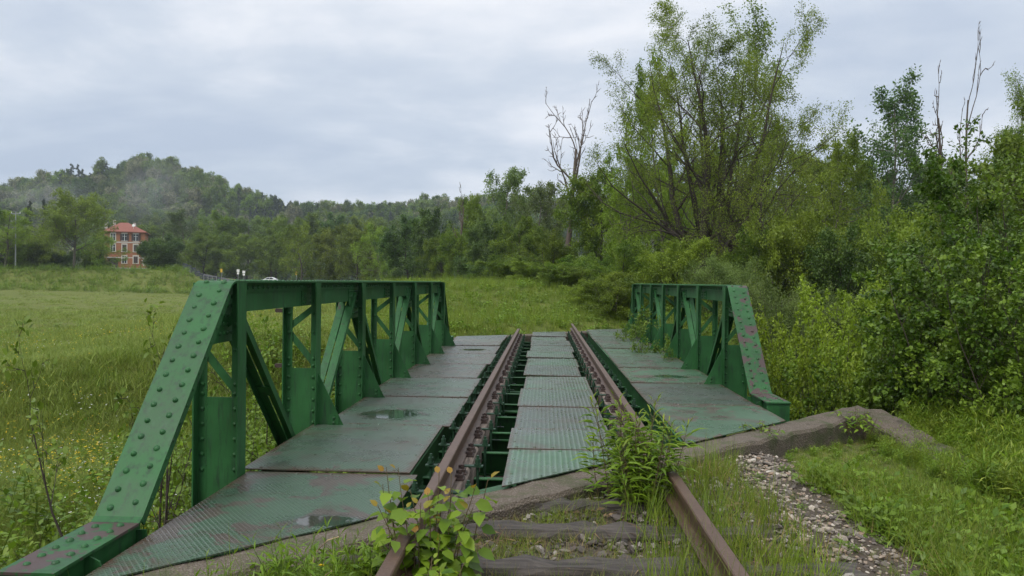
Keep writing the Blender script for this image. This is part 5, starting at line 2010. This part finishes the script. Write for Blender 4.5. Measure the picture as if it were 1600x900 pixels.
trees('wood behind the right truss', [
    ('broadleaf_tree', 'poplar_b', 1145, 56, -16, 210, 'tall airy pale tree rising behind the right half of the tallest tree'),
    ('broadleaf_tree', 'light_a', 1035, 54, 92, 140, 'denser green crown behind the left half of the tallest tree'),
    ('broadleaf_tree', 'broad_a', 938, 60, 262, 130, 'green tree filling the gap right of the dead tree'),
    ('broadleaf_tree', 'light_a', 985, 52, 236, 130, 'yellow green tree at the left foot of the tallest tree'),
    ('broadleaf_tree', 'broad_b', 1010, 75, 250, 140, 'olive tree deep in the wood left of the tallest trunk'),
    ('broadleaf_tree', 'broad_a', 1110, 78, 230, 150, 'green tree deep in the wood behind the tallest trunk'),
    ('broadleaf_tree', 'light_a', 1200, 72, 190, 150, 'yellow green tree behind the arching half-bare branches'),
    ('broadleaf_tree', 'light_a', 1290, 50, 206, 150, 'yellow spring tree left of the dark poplar'),
    ('broadleaf_tree', 'broad_b', 1270, 80, 232, 150, 'olive tree deep in the wood left of the dark poplar'),
    ('poplar_tree', 'poplar_a', 1385, 72, 112, 150, 'dark green poplar standing clear against the sky on the right'),
    ('broadleaf_tree', 'broad_c', 1345, 82, 250, 140, 'dark tree at the left foot of the poplar'),
    ('broadleaf_tree', 'broad_c', 1440, 84, 236, 140, 'dark tree at the right foot of the poplar'),
    ('broadleaf_tree', 'broad_a', 1500, 78, 250, 140, 'green tree behind the two leafless trees on the right'),
    ('broadleaf_tree', 'poplar_b', 1560, 58, 106, 120, 'airy pale tree at the right edge behind the dark hazel'),
    ('broadleaf_tree', 'poplar_b', 1622, 62, 100, 120, 'airy pale tree cut by the right edge of the picture'),
    ('broadleaf_tree', 'broad_a', 1600, 50, 200, 160, 'green tree behind the hazel at the right edge'),
    ('broadleaf_tree', 'broad_b', 1668, 34, 150, 330, 'olive tree at the extreme right edge behind the big dark hazel'),
    ('leafy_shrub', 'bushy_a', 792, 60, 396, 110, 'green shrub at the upper edge of the grassy mound, left of the bright young tree'),
    ('leafy_shrub', 'bushy_b', 838, 50, 408, 110, 'yellow green shrub standing on the grassy mound below the willows'),
    ('leafy_shrub', 'bushy_a', 884, 41, 414, 120, 'round green shrub on the right slope of the grassy mound'),
    ('leafy_shrub', 'bushy_b', 925, 33, 436, 110, 'bright low shrub on the mound nearest the right rail end'),
    ('leafy_shrub', 'bushy_a', 968, 28, 430, 120, 'leafy shrub close beside the far end of the right walkway'),
    ('leafy_shrub', 'bushy_a', 915, 44, 396, 120, 'leafy shrub at the right end of the grassy mound'),
    ('leafy_shrub', 'bushy_b', 962, 34, 424, 120, 'bright shrub just beyond the far end of the right truss'),
    ('leafy_shrub', 'bushy_a', 1002, 38, 372, 130, 'tall leafy shrub behind the far end of the right truss'),
    ('leafy_shrub', 'bushy_b', 1060, 33, 372, 130, 'yellow green shrub behind the middle of the right truss'),
    ('leafy_shrub', 'bushy_d', 1130, 30, 398, 130, 'grey green shrub behind the near post of the right truss'),
    ('leafy_shrub', 'bushy_a', 1170, 36, 352, 140, 'tall green shrub at the foot of the tallest tree'),
    ('leafy_shrub', 'bushy_d', 1215, 20, 428, 170, 'grey green willow shrub right of the sloping end of the right truss'),
    ('leafy_shrub', 'bushy_b', 1250, 34, 326, 150, 'yellow green shrub below the arching branches'),
    ('leafy_shrub', 'bushy_c', 1320, 32, 360, 150, 'dark shrub behind the lime green saplings'),
    ('leafy_shrub', 'bushy_a', 1385, 38, 336, 170, 'green rounded shrub in the hollow below the poplar'),
    ('leafy_shrub', 'bushy_b', 1440, 30, 322, 170, 'large yellow shrub below the two leafless trees'),
    ('leafy_shrub', 'bushy_d', 1300, 22, 446, 170, 'dull grey shrub behind the lime green saplings'),
    ('leafy_shrub', 'bushy_c', 1390, 22, 450, 190, 'dark shrub between the saplings and the hazel'),
    ('leafy_shrub', 'bushy_c', 1490, 24, 380, 200, 'dark shrub behind the left side of the hazel'),
    ('leafy_shrub', 'bushy_c', 1590, 22, 330, 220, 'dark shrub behind the right side of the hazel'),
])

# ------------------------------------------------------------------ near shrubs on the right
HAZ = dict(levels=4, len=3.2, stems=9, spread=0.55, foot=0.35, rad=0.022, seg=(7, 5, 4, 3), wander=(0.08, 0.12, 0.16, 0.2), trop=(0.05, 0.03, 0.0, 0.0), kids=(9, 5, 3, 0), start=(0.12, 0.12, 0.1, 0), angle=(52, 48, 45, 0), ratio=(0.42, 0.5, 0.55, 0), shape=lambda t: 1.1 - 0.5 * t, leaves=9, leaf=0.072, clump=0.025, rr=0.5, rmin=0.003, leaf_from=2, draw=3, fine=True, aspect=0.80, hang=0.15, flat=1.6, tscale=1.6)
hz1 = tree_meshes('hazel_a', 201, HAZ, 3.4, 3.0, lf_hazel, bark, (6, 4, 3, 3))
hz2 = tree_meshes('hazel_b', 202, dict(HAZ, stems=6, leaves=7, leaf=0.085), 2.4, 2.2, lf_hazel, bark, (6, 4, 3, 3))
LIM = dict(HAZ, stems=6, leaves=8, leaf=0.062, kids=(10, 5, 3, 0), aspect=0.7, spread=0.5, flat=1.8)
lm1 = tree_meshes('lime_a', 203, LIM, 2.8, 2.4, lf_lime, bark, (5, 4, 3, 3))
dk1 = tree_meshes('dark_leafy', 204, dict(HAZ, stems=7, leaves=11, leaf=0.07), 3.2, 3.0, lf_hazel, bark, (5, 4, 3, 3))
dk2 = tree_meshes('dark_hazel', 211, dict(HAZ, stems=14, spread=0.34, wander=(0.05, 0.12, 0.16, 0.2), leaves=16, leaf=0.066, kids=(12, 6, 3, 0), rad=0.03, fine=False, aspect=0.7), 5.0, 3.6, lf_hazel2, bark, (5, 4, 3, 3))
for lab, mm, px, d, top, wpx, nm in [
        ('big dark hazel bush filling the right edge of the picture', dk2, 1590, 10.4, 196, 400, 'hazel_bush'),
        ('broad-leaved hazel bush right of the concrete wing wall', hz1, 1530, 8.6, 330, 300, 'hazel_bush'),
        ('hazel bush cut by the right edge above the tall weeds', hz1, 1640, 7.6, 400, 300, 'hazel_bush'),
        ('upright young hazel with round leaves behind the wall corner', hz2, 1395, 10.0, 492, 180, 'hazel_bush'),
        ('round-leaved hazel stems beside the end of the wing wall', hz2, 1465, 9.0, 470, 190, 'hazel_bush'),
        ('tallest lime green sapling behind the wall corner', lm1, 1345, 15.0, 415, 190, 'lime_sapling'),
        ('lime green sapling reaching over the foot of the right truss', lm1, 1235, 12.5, 470, 170, 'lime_sapling'),
        ('low lime green sapling between truss foot and wall corner', lm1, 1290, 11.5, 516, 170, 'lime_sapling'),
        ('lime green sapling left of the hazel, above the round-leaved stems', lm1, 1440, 14.0, 400, 200, 'lime_sapling'),
        ('bright lime sapling sprays just right of the truss foot', lm1, 1262, 10.6, 505, 150, 'lime_sapling'),
        ('tall lime sapling rising behind the sloping end of the right truss', lm1, 1300, 13.5, 432, 170, 'lime_sapling'),
        ('dark leafy bush low behind the foot of the right truss', dk1, 1215, 11.5, 545, 130, 'leafy_bush'),
        ('dark leafy bush low behind the concrete wall corner', dk1, 1330, 10.8, 560, 210, 'leafy_bush'),
        ('dark leafy bush in the shade below the hazel', dk1, 1500, 10.0, 540, 240, 'leafy_bush')]:
    plant_tree(nm, lab, None, px, d, top, wpx, 'shrub', None, None, None, *mm)

# willow scrub growing through the right truss
WIL = dict(HAZ, stems=7, leaves=9, leaf=0.06, aspect=0.34, leaf_from=2, flat=0.6, spread=0.6)
wl1 = tree_meshes('willow_scrub', 210, WIL, 2.2, 2.2, lf_hazel, bark, (5, 4, 3, 3))
for lab, x, y, top, wd in (('leafy willow scrub growing through the far panels of the right truss', 2.75, 18.6, 0.72, 2.2), ('willow scrub leaning over the walkway in the middle of the right truss', 2.55, 15.6, 0.50, 1.9), ('low willow scrub by the third post of the right truss', 2.55, 14.0, 0.25, 1.3)):
    r = empty('willow_scrub', (x, y, -1.9), hash_rot(x, y))
    r.scale = (wd / 2.2, wd / 2.2, (top + 1.9) / 2.2)
    link('trunk', wl1[0], r)
    link('crown', wl1[1], r)
    prop(r, lab, 'shrub', 'willow scrub at the right truss')
# thin saplings beyond the left truss
SAP = dict(HAZ, stems=4, leaves=4, leaf=0.055, kids=(7, 4, 2, 0), spread=0.45, aspect=0.65)
sp1 = tree_meshes('thin_sapling', 215, SAP, 2.3, 2.0, lf_hazel, bark, (5, 4, 3, 3))
for lab, x, y, top, wd, rz in (('thin sparse sapling outside the sloping end of the left truss', -3.25, 6.3, 0.98, 2.0, 0.3), ('thin sapling seen through the first panel of the left truss', -3.1, 8.3, 0.95, 1.7, 2.0), ('low twiggy sapling beneath the first post of the left truss', -2.9, 6.9, 0.10, 1.8, 4.0)):
    zb = hz(x, y)
    r = empty('thin_sapling', (x, y, zb - 0.05), rz)
    r.scale = (wd / 2.0, wd / 2.0, (top - zb) / 2.3)
    link('trunk', sp1[0], r)
    link('crown', sp1[1], r)
    prop(r, lab, 'shrub', 'saplings outside the left truss')


# ------------------------------------------------------------------ foreground plants
def leafy_plant(name, label, loc, seed, stems, h, leaf, aspect, mat, tipmat, per, spread, lean, cat='plant', horiz=0.1):
    rng = np.random.default_rng(seed)
    r = empty(name, loc)
    br, C, D, S, tip = [], [], [], [], []
    for i in range(stems):
        a = 6.283 * i / stems + rng.normal(0, 0.4)
        r0 = abs(rng.normal(0, spread * 0.4))
        ln = lean * rng.uniform(0.2, 1.0)
        hh = h * rng.uniform(0.55, 1.05)
        p0 = np.array([math.cos(a) * r0, math.sin(a) * r0, -0.03])
        pts = [p0]
        d = unit(np.array([math.cos(a) * ln, math.sin(a) * ln, 1.0]))
        for k in range(6):
            d = unit(d + rng.normal(0, 0.07, 3) + np.array([0, 0, 0.04]))
            pts.append(pts[-1] + d * hh / 6)
        pts = np.array(pts)
        br.append((pts, np.linspace(0.0042, 0.0016, 7), 2))
        az = rng.uniform(0, 6.28)
        for k in range(per):
            t = 0.18 + 0.82 * (k + rng.uniform(0, 0.6)) / per
            f = min(t, 0.999) * 6
            j = int(f)
            c = pts[j] + (pts[j + 1] - pts[j]) * (f - j)
            az += 2.4 + rng.normal(0, 0.35)
            dirv = np.array([math.cos(az), math.sin(az), horiz + (0.9 if t > 0.9 else 0.0)])
            pet = unit(dirv) * leaf * 0.28
            br.append((np.array([c, c + pet * 0.6 + np.array([0, 0, 0.004]), c + pet]), np.array([0.0014, 0.0011, 0.0009]), 3))
            C.append(c + pet)
            D.append(dirv + np.array([0, 0, -0.35 if t < 0.85 else 0.1]))
            S.append(leaf * (0.55 if t > 0.9 else 1.0) * rng.uniform(0.65, 1.15))
            tip.append(t > 0.90)
    C, D, S, tip = np.array(C), np.array(D), np.array(S), np.array(tip)
    nr = rng.normal(0, 0.25, C.shape) + np.array([0, -0.25, 1.0])
    tint = np.clip(rng.normal(0.5, 0.25, len(C)), 0, 1)
    V, Q = tubes(br, (5, 5, 5, 4))
    link('stem', quads_mesh('stem', V, Q, stem_m, smooth=True), r)
    for nm, mk, mt in (('foliage', ~tip, mat), ('young_leaves', tip, tipmat)):
        if mk.sum() == 0 or mt is None:
            if mt is None and nm == 'foliage':
                mk = np.ones(len(C), bool)
            elif mt is None:
                continue
        V, Q = leaf_geo(rng, C[mk], D[mk], nr[mk], S[mk], aspect, 0.10, True, 0.22)
        link(nm, quads_mesh(nm, V, Q, mt or mat, np.tile(tint[mk], 3)), r)
    prop(r, label, cat)
    return r


stem_m = flat_mat('plant_stem', (0.10, 0.075, 0.03), 0.6, 0, 0.3, 30)
leafy_plant('leafy_sapling', 'broad-leaved sapling with reddish young tips growing over the left rail', (-0.52, 3.62, hz(-0.52, 3.62)), 301, 24, 0.60, 0.088, 0.70, lf_fresh, lf_red, 12, 0.26, 0.36)
leafy_plant('leafy_sapling', 'lower leafy growth in front of the reddish-tipped sapling', (-0.50, 3.30, hz(-0.5, 3.3)), 302, 16, 0.32, 0.075, 0.70, lf_fresh, lf_lime, 9, 0.22, 0.5)
leafy_plant('narrow_leaved_weed', 'tall bushy weed with narrow leaves hiding the right rail at the bridge end', (0.62, 5.05, hz(0.62, 5.05)), 303, 26, 0.74, 0.12, 0.17, lf_fresh, gr_bright, 36, 0.26, 0.26, 'plant', 0.5)
leafy_plant('creeping_plant', 'small leafy plant growing at the foot of the right truss', (2.05, 7.25, -0.15), 304, 10, 0.16, 0.05, 0.6, lf_hazel, None, 7, 0.25, 1.2)
leafy_plant('creeping_plant', 'leafy weeds overgrowing the corner of the concrete wall', (3.25, 8.05, -0.25), 305, 14, 0.26, 0.07, 0.35, lf_fresh, None, 9, 0.25, 0.8)
leafy_plant('creeping_plant', 'small green plant on the gravel in front of the left walkway', (-1.30, 3.25, hz(-1.3, 3.25)), 306, 8, 0.20, 0.09, 0.26, lf_fresh, None, 8, 0.08, 0.6)
leafy_plant('creeping_plant', 'pale leafy weed at the lower left corner of the left walkway', (-1.62, 3.02, hz(-1.62, 3.02)), 307, 7, 0.16, 0.10, 0.22, gr_bright, None, 8, 0.08, 0.6)

# dandelion-like herb with bent stalks
rng = np.random.default_rng(9)
dl = (-1.02, 3.42, hz(-1.02, 3.42))
r = empty('dandelion', dl)
prop(r, 'dandelion with one yellow flower and bent pale stalks before the left walkway', 'plant')
n = 12
az = np.linspace(0, 6.28, n) + rng.normal(0, 0.2, n)
D = np.column_stack([np.cos(az), np.sin(az), rng.uniform(0.5, 1.3, n)])
V, Q = leaf_geo(rng, np.zeros((n, 3)), D, np.tile([[0, 0, 1.0]], (n, 1)), rng.uniform(0.10, 0.18, n), 0.2, 0.06, True, 0.35)
link('foliage', quads_mesh('foliage', V, Q, lf_fresh, np.tile(rng.uniform(0, 1, n), 3)), r)
straw = flat_mat('straw', (0.36, 0.27, 0.15), 0.7, 0, 0.2, 20)
for pts in ([(0, 0, 0), (-0.015, 0, 0.15), (0.0, 0, 0.25), (0.06, 0, 0.31), (0.11, 0, 0.325)], [(0.01, 0, 0), (0.02, 0.0, 0.10), (0.05, 0, 0.15), (0.10, 0, 0.185)], [(-0.01, 0, 0), (-0.06, 0, 0.06), (-0.11, 0, 0.10), (-0.15, 0, 0.16)]):
    V, Q = tubes([(np.array(pts), np.linspace(0.0042, 0.0028, len(pts)), 2)], (5, 5, 5))
    link('stalk', quads_mesh('stalk', V, Q, straw, smooth=True), r)
V, Q = tubes([(np.array([(0.03, 0, 0), (0.035, 0, 0.1), (0.03, 0, 0.19)]), np.array([0.003, 0.003, 0.0025]), 2)], (5, 5, 5))
st = link('flower_stalk', quads_mesh('flower_stalk', V, Q, lf_fresh, np.full(len(Q), 0.5)), r)
n = 22
az = np.linspace(0, 12.56, n)
D = np.column_stack([np.cos(az), np.sin(az), np.linspace(0.1, 1.0, n)])
V, Q = leaf_geo(rng, np.tile([[0.03, 0, 0.19]], (n, 1)), D, np.tile([[0, 0, 1.0]], (n, 1)), np.full(n, 0.016), 0.4)
link('flower', quads_mesh('flower', V, Q, fl_yellow, rng.uniform(0, 1, n)), r)

# ------------------------------------------------------------------ haze: the damp air of the valley
hm = bpy.data.materials.new('haze')
hm.use_nodes = True
t = hm.node_tree
t.nodes.clear()
out = N(t, 'ShaderNodeOutputMaterial')
pv = N(t, 'ShaderNodeVolumePrincipled')
pv.inputs['Color'].default_value = (0.80, 0.88, 1.0, 1)
pv.inputs['Density'].default_value = 0.00021
pv.inputs['Anisotropy'].default_value = 0.2
L(t, pv.outputs[0], out.inputs['Volume'])
HAZE = True
if HAZE:
    m = MB()
    m.box(-1100, 1100, -320, 1300, -12, 260)
    prop(m.build('haze', hm), 'thin pale haze filling the valley air', 'haze', None, 'stuff')

# a wisp of mist rising from the wooded hill
mm = bpy.data.materials.new('mist')
mm.use_nodes = True
t = mm.node_tree
t.nodes.clear()
out = N(t, 'ShaderNodeOutputMaterial')
pv = N(t, 'ShaderNodeVolumePrincipled')
pv.inputs['Color'].default_value = (0.92, 0.95, 1.0, 1)
co = N(t, 'ShaderNodeTexCoord').outputs['Object']
vm = N(t, 'ShaderNodeVectorMath', operation='LENGTH')
L(t, co, vm.inputs[0])
fall = ramp(t, vm.outputs['Value'], [(0.15, 1.0), (0.95, 0.0)], 'EASE')
nz = ramp(t, noise(t, mapping(t, co, scale=(1.0, 1.0, 0.6)), 2.2, 4, 0.6, 0.6), [(0.36, 0.0), (0.62, 1.0)])
L(t, math_node(t, 'MULTIPLY', math_node(t, 'MULTIPLY', fall, nz), 0.009), pv.inputs['Density'])
L(t, pv.outputs[0], out.inputs['Volume'])
import bmesh
for (px, py, d, rx, rz_) in ((238, 298, 470, 34, 30), (70, 306, 480, 42, 14)):
    bm = bmesh.new()
    bmesh.ops.create_icosphere(bm, subdivisions=3, radius=1.0)
    me = bpy.data.meshes.new('mist')
    bm.to_mesh(me)
    bm.free()
    me.materials.append(mm)
    o = link('mist', me, None, at(px, py, d))
    o.scale = (rx, 22, rz_)
    prop(o, 'pale wisp of mist drifting over the wooded hill' if px > 100 else 'faint patch of mist on the left shoulder of the hill', 'mist', None, 'stuff')
